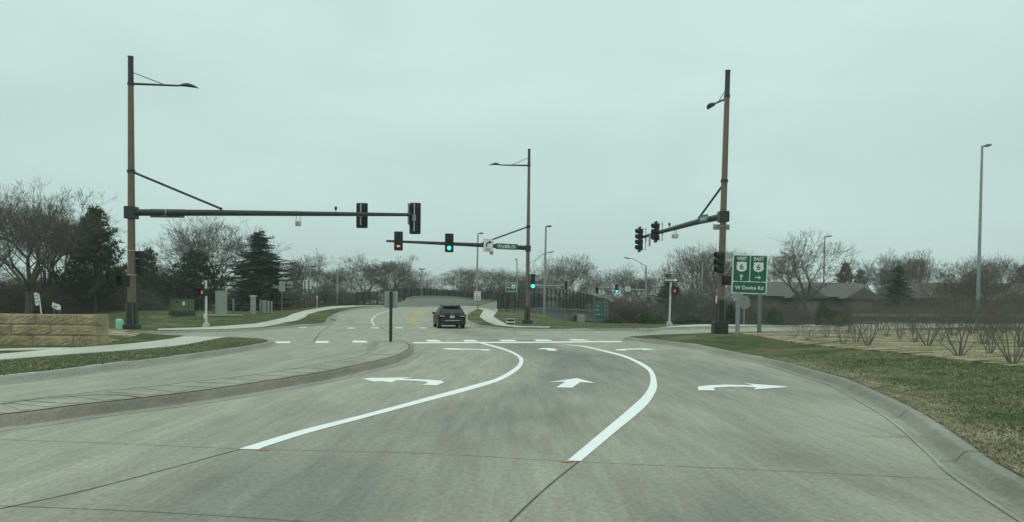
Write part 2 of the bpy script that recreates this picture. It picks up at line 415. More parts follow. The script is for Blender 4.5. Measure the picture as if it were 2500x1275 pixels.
tag(sub_mesh('ground', [f for f, r in zip(cfa, isr) if not r], lambda x, y: ZL(x, y) + 0.02 * math.sin(x * 1.7 + y * .6) * math.sin(y * 1.3 - x * .4), M_LAWN), 'lawns of patchy green and straw coloured grass around the junction', 'ground', kind='structure')
tag(sub_mesh('road', [f for f, r in zip(cfa, isr) if r], H, M_ROAD), 'grey concrete road curving into the junction and up to the bridge', 'road', kind='structure')
def draped(name, poly, zf, off, m, step=0.7, label=None, cat=None):
    pts = []
    n = len(poly)
    for i in range(n):
        a, b = Vector(poly[i][:2]), Vector(poly[(i + 1) % n][:2]); k = max(1, int((b - a).length / step))
        for j in range(k): pts.append(a.lerp(b, j / k))
    nb = len(pts); pa = np.array([(p.x, p.y) for p in pts])
    xs = np.arange(pa[:, 0].min(), pa[:, 0].max(), step); ys = np.arange(pa[:, 1].min(), pa[:, 1].max(), step)
    gp = np.array([(x, y) for x in xs for y in ys]) if len(xs) and len(ys) else np.zeros((0, 2))
    if len(gp): gp = gp[inside(gp, pa)]
    v, e_, f, _, _, _ = delaunay_2d_cdt(pts + [Vector((float(a), float(b))) for a, b in gp], [(i, (i + 1) % nb) for i in range(nb)], [], 1, 1e-5)
    V = [(p.x, p.y, zf(p.x, p.y) + off) for p in v]; F = [tuple(q) for q in f]; ed = {}
    for q in F:
        for i in range(3): k = tuple(sorted((q[i], q[(i + 1) % 3]))); ed[k] = ed.get(k, 0) + 1
    for (a, b), c in ed.items():
        if c == 1: n_ = len(V); V += [(V[a][0], V[a][1], V[a][2] - .2), (V[b][0], V[b][1], V[b][2] - .2)]; F.append((a, b, n_ + 1, n_))
    me = bpy.data.meshes.new(name); me.from_pydata(V, [], F)
    me.materials.append(m); me.polygons.foreach_set('use_smooth', [len(p.vertices) == 3 for p in me.polygons]); me.set_sharp_from_angle(angle=R(40)); me.update()
    o = bpy.data.objects.new(name, me); C.objects.link(o)
    return tag(o, label, cat, kind='structure')
# sidewalks
sw_l_near = smooth([GL(*p) for p in [(0, 881), (150, 869), (300, 858), (430, 846), (490, 836), (540, 826.5), (558, 824)]], 3)
sw_l_far = smooth([GL(*p) for p in [(466, 822), (440, 824.5), (380, 834), (300, 842.5), (190, 851), (100, 858), (0, 867)]], 3)
w0, w1 = sw_l_near[0], sw_l_far[-1]
draped('sidewalk', [Vector((w1.x - 14, w1.y - 2.5, 0)), Vector((w0.x - 14, w0.y - 2.2, 0))] + sw_l_near + sw_l_far, ZL, 0.03, M_WALK, label='pale concrete sidewalk between stone wall and the near left verge', cat='sidewalk')
pw = [GL(*p) for p in [(184, 854.5), (150, 855), (60, 856.5), (0, 857.5), (0, 853.5), (100, 850.8), (184, 850.6), (240, 847)]]
draped('path', [pw[0], pw[1], pw[2], pw[3], pw[3] + Vector((-10, -.6, 0)), pw[4] + Vector((-10, -.6, 0)), pw[4], pw[5], pw[6], pw[7]], ZL, 0.025, M_WALK, label='narrow concrete path along the foot of the stone wall', cat='path')
swf = [(385, 803.6), (500, 800), (624, 791), (660, 784), (696, 776), (714, 767.5), (744, 759), (780, 752.5), (816, 748.6), (852, 746.8), (900, 745.8), (935, 745), (935, 745.7), (900, 747.4), (858, 750), (822, 753), (780, 760), (752, 768), (744, 776), (726, 783), (702, 787), (676, 793), (640, 799.2), (580, 803), (500, 805.2), (385, 807)]
draped('sidewalk', [GL(*p) for p in swf], ZL, 0.03, M_WALK, label='pale sidewalk climbing beside the road towards the bridge on the left', cat='sidewalk')
swr = [(1167, 753), (1181, 759), (1176, 766), (1171, 773), (1186, 785), (1214, 795), (1262, 799.6), (1342, 800.6), (1342, 798.8), (1270, 797), (1237, 793.4), (1230, 789), (1204, 773), (1211, 765), (1216, 758), (1213, 752.6), (1190, 750)]
draped('sidewalk', [GL(*p) for p in swr], ZL, 0.03, M_WALK, label='pale kinked sidewalk on the grass right of the black car', cat='sidewalk')
sww = [(1560, 801.6), (1640, 797.2), (1880, 793.6), (2080, 790.8), (2080, 792), (1880, 795.2), (1650, 799.4), (1600, 802)]
draped('sidewalk', [GL(*p) for p in sww], ZL, 0.03, M_WALK, label='thin pale sidewalk across the cross street behind the right pole', cat='sidewalk')
# straw bed on the right
mul = smooth([GL(*p) for p in [(1790, 815), (1850, 822), (1930, 836), (2060, 852), (2180, 862), (2300, 876), (2400, 888), (2500, 900)]], 3)
mul += [mul[-1] + Vector((8, -2.5, 0)), Vector((30, 24, 0)), Vector((38, 52, 0)), Vector((24, 49, 0)), Vector((16, 43.5, 0))]
draped('mulch_bed', mul, ZL, 0.035, M_MULCH, label='straw coloured planting bed under the bare shrubs on the right', cat='planting bed')
dirt = [GL(*p) for p in [(262, 803), (300, 804), (335, 808), (350, 814), (330, 822), (300, 830), (262, 838)]]
draped('bare_soil', dirt, ZL, 0.02, M_MULCH, label='worn straw and soil patch at the right end of the stone wall', cat='soil')
# kerbs
def kerb(run, side, m, label, m2=None, wide=0.36, h=0.13, zf=H):
    prof = [(0.0, -0.06), (0.0, h), (0.15, h - .003), (0.19, h - .03), (0.25, 0.02), (0.29, 0.008), (0.41, 0.006), (0.41, -0.06)]
    mb = MB(); pts = [Vector((p.x, p.y)) for p in run]; vs = []
    for i, p in enumerate(pts):
        d = (pts[min(i + 1, len(pts) - 1)] - pts[max(i - 1, 0)]); d.normalize()
        nn = Vector((-d.y, d.x)) * side
        z0 = zf(p.x, p.y)
        for o, z in prof:
            q = p + nn * o; vs.append((q.x, q.y, zf(q.x, q.y) + z))
    n = len(prof)
    for j in range(n - 1):
        fs = [(i * n + j, i * n + j + 1, (i + 1) * n + j + 1, (i + 1) * n + j) for i in range(len(pts) - 1)]
        mm = (m2 or m) if j in (2, 3, 4) else m
        k = len(mb.v) if j == 0 else 0
        if j == 0: mb.v = [tuple(v) for v in vs]
        ii = mb.idx(mm)
        for f in fs: mb.f.append(f); mb.mi.append(ii)
    return tag(mb.build('kerb', smoothf=True), label, 'kerb', kind='structure')
kerb(run_right, 1, M_KERB, 'long curved concrete kerb along the right edge of the road', M_KERBR)
kerb(run_crossr[1:12], 1, M_KERB, 'kerb at the right corner turning into the cross street', M_KERBR)
kerb(run_farr[6:], 1, M_KERB, 'kerb on the far right corner below the central pole', M_KERB)
kerb(run_farl[:-1], 1, M_KERB, 'kerb of the far left corner beside the climbing sidewalk', M_KERB)
kerb(run_left[:-6], -1, M_KERB, 'kerb along the grass verge on the near left', M_KERB)
rk = [p for p in run_right if -4 < p.y < 37.5]
def offs(run, o):
    q = [Vector((p.x, p.y)) for p in run]; res = []
    for i, p in enumerate(q):
        d = (q[min(i + 1, len(q) - 1)] - q[max(i - 1, 0)]).normalized(); res.append((p + Vector((-d.y, d.x)) * o).to_3d())
    return res
SEAMS = [rk]
# median
m_r = [(0, 1012), (84, 1003), (196, 988), (350, 971), (476, 955.6), (600, 938), (697, 923), (796, 907), (880, 889), (950, 874), (985, 860), (999, 849), (994, 838), (978, 830.5)]
m_l = [(914, 830.5), (926, 840), (922, 853), (880, 869), (818, 882), (672, 908), (392, 941), (200, 960), (0, 982)]
MH = 0.15
mr_w = smooth([G(*p, H, MH) for p in m_r], 4); ml_w = smooth([G(*p, H, MH) for p in m_l], 4)
a0, b0 = mr_w[0], ml_w[-1]; dd = (mr_w[0] - mr_w[4]).normalized()
mr_w = [a0 + dd * 24 + Vector((-2.2, 0, 0)), a0 + dd * 12 + Vector((-.5, 0, 0))] + mr_w
ml_w = ml_w + [b0 + dd * 12 + Vector((-.5, 0, 0)), b0 + dd * 24 + Vector((-2.2, 0, 0))]
draped('median', mr_w + ml_w, H, MH, M_MED, 0.5, 'raised concrete median strip with a rounded nose', 'median')
def mkerb(run, side, label, m2):
    prof = [(-0.01, MH + .004), (0.05, MH - .01), (0.09, MH - .05), (0.15, 0.02), (0.17, 0.008), (0.42, 0.006), (0.42, -.05)]
    pts = [Vector((p.x, p.y)) for p in run]; mb = MB(); vs = []; n = len(prof)
    for i, p in enumerate(pts):
        d = (pts[min(i + 1, len(pts) - 1)] - pts[max(i - 1, 0)]); d.normalize(); nn = Vector((-d.y, d.x)) * side
        for o, z in prof: q = p + nn * o; vs.append((q.x, q.y, H(q.x, q.y) + z))
    mb.v = [tuple(v) for v in vs]
    for j in range(n - 1):
        ii = mb.idx(m2 if j < 4 else M_KERB)
        for i in range(len(pts) - 1): mb.f.append((i * n + j, (i + 1) * n + j, (i + 1) * n + j + 1, i * n + j + 1)); mb.mi.append(ii)
    return tag(mb.build('kerb', smoothf=True), label, 'kerb', kind='structure')
mkerb(mr_w, -1, 'brown stained kerb face on the right side of the median', M_KERBD)
mkerb(ml_w, -1, 'low kerb on the far left side of the median', M_KERB)
def poly_dist(x, y, q):
    b = 9e9
    for a, c in zip(q[:-1], q[1:]):
        dx, dy = c.x - a.x, c.y - a.y; t = max(0, min(1, ((x - a.x) * dx + (y - a.y) * dy) / (dx * dx + dy * dy + 1e-9))); b = min(b, math.hypot(x - a.x - dx * t, y - a.y - dy * t))
    return b
def wear_field():
    l1 = [G(*p) for p in [(609, 1097), (747, 1053), (950, 1000), (1100, 961), (1223, 924), (1264, 898), (1272, 882), (1242, 857), (1172, 838)]]
    l2 = [G(*p) for p in [(1402, 1126), (1480, 1060), (1544, 1007), (1579, 973), (1595, 944), (1594, 922), (1574, 895), (1490, 862), (1352, 838)]]
    mid = [(a + b) / 2 for a, b in zip(l1, l2)]; right = [b + (b - a) * .55 for a, b in zip(l1, l2)]
    mid = [mid[0] + (mid[0] - mid[1]) * 3] + mid + [Vector((-3.4, 46, 0)), Vector((-4.6, 60, 0)), Vector((-7, 80, 0))]; right = [right[0] + (right[0] - right[1]) * 3] + right
    ro = bpy.data.objects['road'].data; at = ro.attributes.new('wear', 'FLOAT', 'POINT'); v = []
    for p in ro.vertices:
        x, y = p.co.x, p.co.y
        if y > 90 or abs(x) > 25: v.append(.4); continue
        v.append(max(math.exp(-(poly_dist(x, y, mid) / 1.45) ** 2), .62 * math.exp(-(poly_dist(x, y, right) / 1.2) ** 2)))
    at.data.foreach_set('value', v)
wear_field()
# painted markings and joints: flat sheets on the road
def strip_mesh(name, A, B, zf, off, m, label, cat='road marking'):
    mb = MB(); n = len(A)
    vs = [(p.x, p.y, zf(p.x, p.y) + off) for p in A] + [(p.x, p.y, zf(p.x, p.y) + off) for p in B]
    mb.add(vs, [(i, i + 1, n + i + 1, n + i) for i in range(n - 1)], m)
    o = mb.build(name); return tag(o, label, cat, kind='structure')
def G2(lst, n=5): return smooth([G(*p) for p in lst], n)
def line(name, pts, width, m, label, zf=H, off=0.006, taper=False, cat='road marking'):
    pts = [Vector((p.x, p.y, 0)) for p in pts]; A = []; B = []
    for i, p in enumerate(pts):
        d = pts[min(i + 1, len(pts) - 1)] - pts[max(i - 1, 0)]; d.normalize(); n = Vector((-d.y, d.x, 0)) * width / 2
        A.append(p + n); B.append(p - n)
    return strip_mesh(name, A, B, zf, off, m, label, cat)
L1a = [(586, 1098), (600, 1092), (740, 1050), (880, 1015), (1020, 977.4), (1160, 939.6), (1216, 922.8), (1258, 897.6), (1268, 882), (1261, 869.6), (1238, 858), (1202, 847), (1168, 838)]
L1b = [(632, 1098.5), (650, 1091), (754, 1058), (880, 1024), (1020, 986.6), (1160, 949.4), (1230, 925.6), (1269, 900), (1277.6, 882), (1272, 871), (1247, 857), (1207, 844.4), (1177, 837.5)]
strip_mesh('lane_line', G2(L1a), G2(L1b), H, 0.006, M_WHITE, 'bright white curved lane line between left and middle lanes')
L2a = [(1385, 1126), (1460, 1063), (1530, 1004), (1572, 965), (1587, 937), (1586, 914), (1572, 897.6), (1530, 875), (1488, 862.6), (1418, 847), (1345, 837.5)]
L2b = [(1418, 1127), (1502, 1056), (1558, 1009.6), (1586, 981.6), (1603, 951), (1603, 932.6), (1597, 911.6), (1577.6, 892), (1533, 871), (1429, 845.8), (1359, 837.5)]
L2b = L2b[:9] + [(1493.6, 860)] + L2b[9:]
strip_mesh('lane_line', G2(L2a), G2(L2b), H, 0.006, M_WHITE, 'bright white curved lane line between middle and right lanes')
def flat(name, poly, m, label, off=0.007, cat='road marking'):
    pts = [G(*p) for p in poly]; mb = MB()
    tri = tessellate_polygon([[Vector((p.x, p.y, 0)) for p in pts]])
    mb.add([(p.x, p.y, H(p.x, p.y) + off) for p in pts], [tuple(t) for t in tri], m)
    return tag(mb.build(name), label, cat, kind='structure')
flat('stop_line', [(1009, 836.2), (1260, 835.2), (1516, 833.4), (1518, 836.2), (1260, 838.3), (1009, 839.4)], M_WHITE, 'white stop line across the three lanes', 0.010)
def q2(lst, ox, oy): return [(ox + x / 3.5714, oy + y / 3.5714) for x, y in lst]
flat('turn_arrow', q2([(1020, 520), (1100, 513), (1460, 508), (1370, 520), (1600, 528), (1700, 536), (1735, 549), (1670, 578), (1535, 574), (1590, 556), (1560, 545), (1420, 535), (1310, 535), (1270, 553), (1190, 542), (1110, 545)], 600, 780), M_WHITE, 'near left turn arrow painted in the left lane')
flat('straight_arrow', q2([(565, 515), (730, 557), (595, 550), (525, 598), (385, 596), (465, 545), (315, 550), (390, 540)], 1250, 780), M_WHITE, 'near straight ahead arrow painted in the middle lane')
flat('turn_arrow', q2([(2420, 592), (2105, 613), (2130, 597), (2050, 590), (1900, 590), (1770, 597), (1755, 603), (1775, 622), (1625, 621), (1618, 590), (1700, 578), (1860, 572), (2110, 578), (2020, 558), (2160, 570), (2330, 582)], 1250, 780), M_WHITE, 'near right turn arrow painted in the right lane')
flat('turn_arrow', q2([(1705, 260), (1770, 252), (1880, 256), (2030, 260), (2110, 262), (2140, 268), (2120, 274), (2070, 272), (2040, 266), (1900, 265), (1840, 268), (1780, 265)], 600, 780), M_WHITE, 'far left turn arrow by the stop line')
flat('straight_arrow', q2([(210, 263), (270, 250), (330, 252), (415, 262), (370, 264), (400, 277), (320, 274), (290, 262)], 1250, 780), M_WHITE, 'far straight ahead arrow by the stop line')
flat('turn_arrow', q2([(900, 264), (1000, 257), (1150, 254), (1255, 262), (1150, 270), (1140, 264), (1000, 266), (985, 274), (905, 271)], 1250, 780), M_WHITE, 'far right turn arrow by the stop line')
bars = [[(673, 834.4), (709, 834.4), (707, 838.3), (672, 838.3)], [(771, 833.4), (803, 833.4), (802, 837.8), (769, 837.8)], [(862, 832.4), (893, 832.4), (898, 837), (859, 837)],
        [(1039.6, 830.4), (1067.6, 830.4), (1079, 834.6), (1045, 834.6)], [(1129, 830.6), (1158, 830.6), (1171, 834.4), (1136, 834.4)], [(1217.4, 830.2), (1252.4, 830.2), (1263.6, 833.8), (1224.4, 833.8)],
        [(1303, 829.6), (1337, 829.6), (1352, 833), (1310, 833)], [(1388.6, 828.7), (1423.6, 829), (1443, 832.4), (1395.6, 832)]]
blab = ['leftmost crosswalk bar beside the left verge', 'crosswalk bar between verge and median, middle of three', 'crosswalk bar just left of the median nose', 'crosswalk bar just right of the median nose', 'crosswalk bar at the head of the left lane line', 'crosswalk bar ahead of the middle lane arrow', 'crosswalk bar at the head of the right lane line', 'rightmost near crosswalk bar ahead of the right lane']
for b, l in zip(bars, blab): flat('crosswalk_bar', b, M_WHITE, l, 0.007)
fbars = [[(731, 798.2), (749, 798.2), (748, 801), (729, 801)], [(849, 800), (867, 800), (866, 803), (847, 803)], [(905, 799.4), (925, 799.4), (927, 802.4), (907, 802.4)], [(964, 799.2), (982, 799.2), (984, 802.2), (966, 802.2)], [(1022, 799.2), (1040, 799.2), (1044, 802.4), (1026, 802.4)]]
fl = ['far crosswalk bar beside the left corner kerb', 'far crosswalk bar in the oncoming lane', 'far crosswalk bar at the foot of the white edge line', 'far crosswalk bar behind the thin median post', 'far crosswalk bar at the foot of the double yellow line']
for b, l in zip(fbars, fl): flat('crosswalk_bar', b, M_WORN, l, 0.007)
line('edge_line', G2([(914, 796), (908, 784), (911, 776.5), (925, 766.7), (950, 759), (975, 753.5), (993, 750.4), (1032, 746.6)]), 0.16, M_WORN, 'white edge line climbing to the bridge')
line('centre_line', G2([(1018, 796), (1005, 782), (1006.5, 774.5), (1018, 766), (1036, 758.6), (1060, 752.6)]), 0.16, M_YEL, 'left stripe of the double yellow centre line')
line('centre_line', G2([(1026.7, 796), (1013, 782), (1014.5, 774.5), (1025, 767), (1042.5, 759.6), (1062, 754)]), 0.16, M_YEL, 'right stripe of the double yellow centre line')
def joint(px, w, label, zf=H, off=0.004): return line('road_joint', smooth([G(*p, zf) for p in px], 4), w, M_JOINT, label, zf, off, cat='road joint')
joint([(0, 1243), (200, 1200), (400, 1148), (588, 1097)], 0.015, 'dark lengthways slab joint running on from the left lane line')
joint([(1240, 1280), (1330, 1195), (1412, 1128)], 0.016, 'dark lengthways slab joint running on from the right lane line')
joint([(0, 1074), (300, 1084), (600, 1097), (1000, 1106), (1390, 1127), (2000, 1155), (2395, 1176)], 0.008, 'thin crossways joint through the starts of both lane lines')
joint([(0, 1236), (200, 1243), (500, 1258), (760, 1276)], 0.008, 'thin crossways joint at the bottom left of the road')
line('kerb_seam', offs(rk, .012), .028, M_JOINT, 'dark seam between the right kerb and the grass', H, .137, cat='joint')
line('gutter_edge', offs(rk, .43), .05, M_PALE, 'pale worn line along the edge of the right gutter', H, .009, cat='gutter')
for y0 in (8.1, 11.2, 14.6, 18.3, 22.4):        # joints running up over the kerb
    i = min(range(len(rk) - 1), key=lambda k: abs(rk[k].y - y0)); p = rk[i]; d = (rk[i + 1] - rk[i - 1]).to_2d().normalized(); nn = Vector((-d.y, d.x)); jm = MB(); vs = []
    for o, z in ((0.03, .136), (0.15, .133), (0.19, .106), (0.25, .026), (0.29, .014), (0.41, .012)):
        for w in (-.009, .009): q = Vector((p.x, p.y)) + nn * o + d * w; vs.append((q.x, q.y, H(q.x, q.y) + z + .002))
    jm.add(vs, [(2 * k, 2 * k + 1, 2 * k + 3, 2 * k + 2) for k in range(5)], M_JOINT); tag(jm.build('kerb_joint'), 'thin joint cut across the right kerb', 'joint', 'joints cut across the right kerb', 'structure')
joint([(2100, 1003), (2180, 1002)], 0.014, 'short joint at the right kerb beyond the turn arrow')
joint([(2110, 1067), (2262, 1067)], 0.012, 'short joint at the right kerb nearer the camera')
joint([(820, 782.5), (790, 806), (765, 835)], 0.05, 'diagonal slab joint across the far left side of the junction')
joint([(928, 798), (950, 812), (985, 822)], 0.05, 'slab joint behind the median nose')
MZ = lambda x, y: H(x, y) + MH
for pj, l in (([(0, 988), (100, 975), (230, 965), (300, 966), (340, 971)], 'curved dark joint on the near part of the median'), ([(690, 904), (740, 899.5), (780, 901), (814, 904)], 'curved dark joint on the middle of the median'), ([(895, 867), (965, 866)], 'straight joint across the median nose')):
    line('road_joint', smooth([G(*p, MZ) for p in pj], 4), 0.035, M_JOINT, l, MZ, 0.012, cat='road joint')
line('road_joint', [p for p in mr_w[:-2]], 0.03, M_JOINT, 'dark seam along the top edge of the median kerb', MZ, 0.007, cat='road joint')
flat('survey_mark', [(622, 1096), (658, 1098), (655, 1101), (618, 1099)], M_ORANGE, 'orange survey paint dash at the start of the left lane line', 0.005)
flat('survey_mark', [(1370, 1126), (1398, 1128), (1396, 1131), (1368, 1129)], M_ORANGE, 'orange survey paint dash at the start of the right lane line', 0.005)
def med_pair(f):
    a = mr_w[2 + int(f * (len(mr_w) - 12))]; b = min(ml_w, key=lambda q: (Vector((q.x, q.y)) - Vector((a.x, a.y))).length); return Vector(a[:2]).to_3d(), Vector(b[:2]).to_3d()
rq = random.Random(8); f = .02; mb = MB()
while f < .93:
    g = f + rq.uniform(.018, .03); a, b = med_pair(f); c, d = med_pair(min(.95, g)); a, b, c, d = a.lerp(b, .12), a.lerp(b, .9), c.lerp(d, .12), c.lerp(d, .9)
    mb.add([(p.x, p.y, H(p.x, p.y) + MH + .005) for p in (a, b, d, c)], [(0, 1, 2, 3)], M_MEDL); f = g + rq.uniform(.02, .05)
tag(mb.build('median_slabs'), 'row of slightly paler slabs set in the median top', 'paving', kind='structure')
dp = G(806, 782)
sd = thing('storm_drain', dp, 'dark storm drain grate in the gutter of the far left corner', 'drain')
mb = MB(); mb.box(dp + Vector((0, 0, 0.02)), (0.9, 0.5, 0.03), M_JOINT)
for k in range(6): mb.box(dp + Vector((-.36 + k * .145, 0, .045)), (0.05, 0.42, 0.02), M_DARK)
mb.build('grate', sd)
# ------------------------------------------------------------------ stone wall
rnd = random.Random(5)
M_STONE = mat('tan_split_stone', (0.295, 0.242, 0.145), 0.9, var=0.32, scale=2.2, bump=0.6, detail=8)
wl = GL(238, 847); yw = wl.y
sw = thing('stone_wall', (wl.x, yw, wl.z), 'tan split face block retaining wall on the left of the photo', 'wall')
wall_top = P(240, 769, yw).z
z0 = wl.z - 0.1; nc = 3; chh = (wall_top - wl.z) / nc
mb = MB()
for c in range(nc):
    zb = z0 if c == 0 else wl.z + c * chh; zt = wl.z + (c + 1) * chh
    x = wl.x - (0.0, 0.02, 0.04)[c]; first = True
    while x > wl.x - 34:
        L = rnd.uniform(1.15, 1.5) * (0.55 if (first and c % 2 == 0) else 1.0); first = False
        nx, nz_ = 15, 6; vs = []; fs = []
        sx0, sx1 = x - L + 0.009, x - 0.005
        for i in range(nx + 1):
            for j in range(nz_ + 1):
                ed = (i in (0, nx)) or (j in (0, nz_))
                yy = yw + c * 0.03 + (0.014 if ed else rnd.uniform(-0.024, 0.006))
                vs.append((sx0 + (sx1 - sx0) * i / nx + (0 if ed else rnd.uniform(-.02, .02)), yy, zb + .004 + (zt - zb - .008) * j / nz_))
        for i in range(nx):
            for j in range(nz_): a = i * (nz_ + 1) + j; fs.append((a, a + nz_ + 1, a + nz_ + 2, a + 1))
        mb.add(vs, fs, M_STONE)
        mb.box(((sx0 + sx1) / 2, yw + c * .03 + .36, (zb + zt) / 2), (sx1 - sx0, 0.66, zt - zb - .012), M_STONE)
        x -= L
mb.build('block_courses', sw)
# ------------------------------------------------------------------ traffic signals
def lens_ring(mb, x, z, y, r, m, X=None):
    n = 14; vs = [(x, y, z)] + [(x + r * math.cos(2 * math.pi * k / n), y, z + r * math.sin(2 * math.pi * k / n)) for k in range(n)]
    mb.add(vs, [(0, 1 + (k + 1) % n, 1 + k) for k in range(n)], m, X)
def signal(pos, rz, n, label, lit=None, litm=None, arrow=False, plate=True, visor='tunnel', group='traffic signal heads', back=True, scale=1.0, lead=0.3, brk=True):
    t = thing('traffic_signal', pos, label, 'traffic light', group, rz); t.scale = (scale,) * 3
    SH = 0.355; h = n * SH
    if plate:
        mb = MB(); o = rrect(0.175 + .127, h / 2 + .127, .06, 3); mb.plate(o, -0.015, 0.012, M_BLACK); mb.build('backplate', t, True)
    mb = MB()
    for k in range(n):
        zc = h / 2 - SH * (k + .5); mb.box((0, 0.10 - .02, zc), (0.34, 0.19, SH - .012), M_BLACK, bev=0.03)
        mb.box((0, 0.185, zc), (0.2, 0.05, SH * .7), M_BLACK, bev=.015)
    mb.build('housing', t, True)
    for k in range(n):
        zc = h / 2 - SH * (k + .5)
        mb = MB(); seg = 14; vs = []; fs = []
        for i in range(seg + 1):
            a = R(-50 + 280 * i / seg)
            for rr in (0.165, 0.150):
                ln = 0.27 if visor == 'tunnel' else 0.24
                cut = ln * (1 - 0.25 * max(0, -math.sin(a)))
                vs += [(rr * math.cos(a), -0.015, zc + rr * math.sin(a)), (rr * math.cos(a) , -cut, zc + rr * math.sin(a))]
        for i in range(seg):
            a = i * 4; b = a + 4
            fs += [(a, a + 1, b + 1, b), (a + 2, b + 2, b + 3, a + 3), (a + 1, a + 3, b + 3, b + 1)]
        mb.add(vs, fs, M_BLACK); mb.build('visor', t, True)
        mb = MB(); on = lit == k
        lens_ring(mb, 0, zc, -0.022, 0.150, litm if (on and not arrow) else M_LENS)
        if on and arrow:
            mb.plate([(-.125, zc), (-.02, zc + .11), (-.02, zc + .04), (.125, zc + .04), (.125, zc - .04), (-.02, zc - .04), (-.02, zc - .11)], -.032, .006, litm)
        mb.build('lens', t, True)
    if back and brk:
        mb = MB(); mb.tube([(0, lead, -h / 2 + .02), (0, lead, h / 2 + .12)], 0.028, M_ALU, 8)
        for zz in (-h / 2 + .03, h / 2 - .03): mb.box((0, lead / 2 + .1, zz), (0.05, max(.06, lead - .14), 0.035), M_ALU)
        for dx in (-.07, .07): mb.box((dx, lead + .01, 0), (0.03, .05, 0.30), M_ALU)
        mb.build('bracket', t, True)
    return t
HAND = [(-.09, -.15), (.07, -.15), (.10, -.05), (.15, .03), (.12, .06), (.075, .01), (.085, .13), (.055, .135), (.04, .03), (.03, .16), (0, .16), (-.005, .03), (-.03, .15), (-.055, .145), (-.05, .02), (-.08, .11), (-.10, .10), (-.10, -.05)]
def ped_signal(pos, rz, label, lit=True, m=None):
    t = thing('pedestrian_signal', pos, label, 'pedestrian signal', 'pedestrian signal boxes', rz)
    mb = MB(); mb.box((0, 0.1, 0), (0.47, 0.24, 0.47), M_BLACK, bev=.03); mb.box((0, .24, 0), (.3, .06, .3), M_BLACK, bev=.02); mb.build('housing', t, True)
    mb = MB()
    for (c, s_) in (((-.225, -.12, 0), (.02, .22, .46)), ((.225, -.12, 0), (.02, .22, .46)), ((0, -.12, .225), (.43, .22, .02))): mb.box(c, s_, M_BLACK)
    mb.build('visor', t, True)
    mb = MB(); mb.box((0, -.025, 0), (.4, .01, .4), M_LENS)
    if lit: mb.plate([(a * .8, b * .8) for a, b in HAND], -.045, .008, m or M_REDL)
    mb.build('display', t, True)
    mb = MB(); mb.tube([(0, .1, .2), (0, .1, .29), (0.0, .3, .29)], .03, M_BLACK, 6); mb.build('bracket', t, True)
    return t
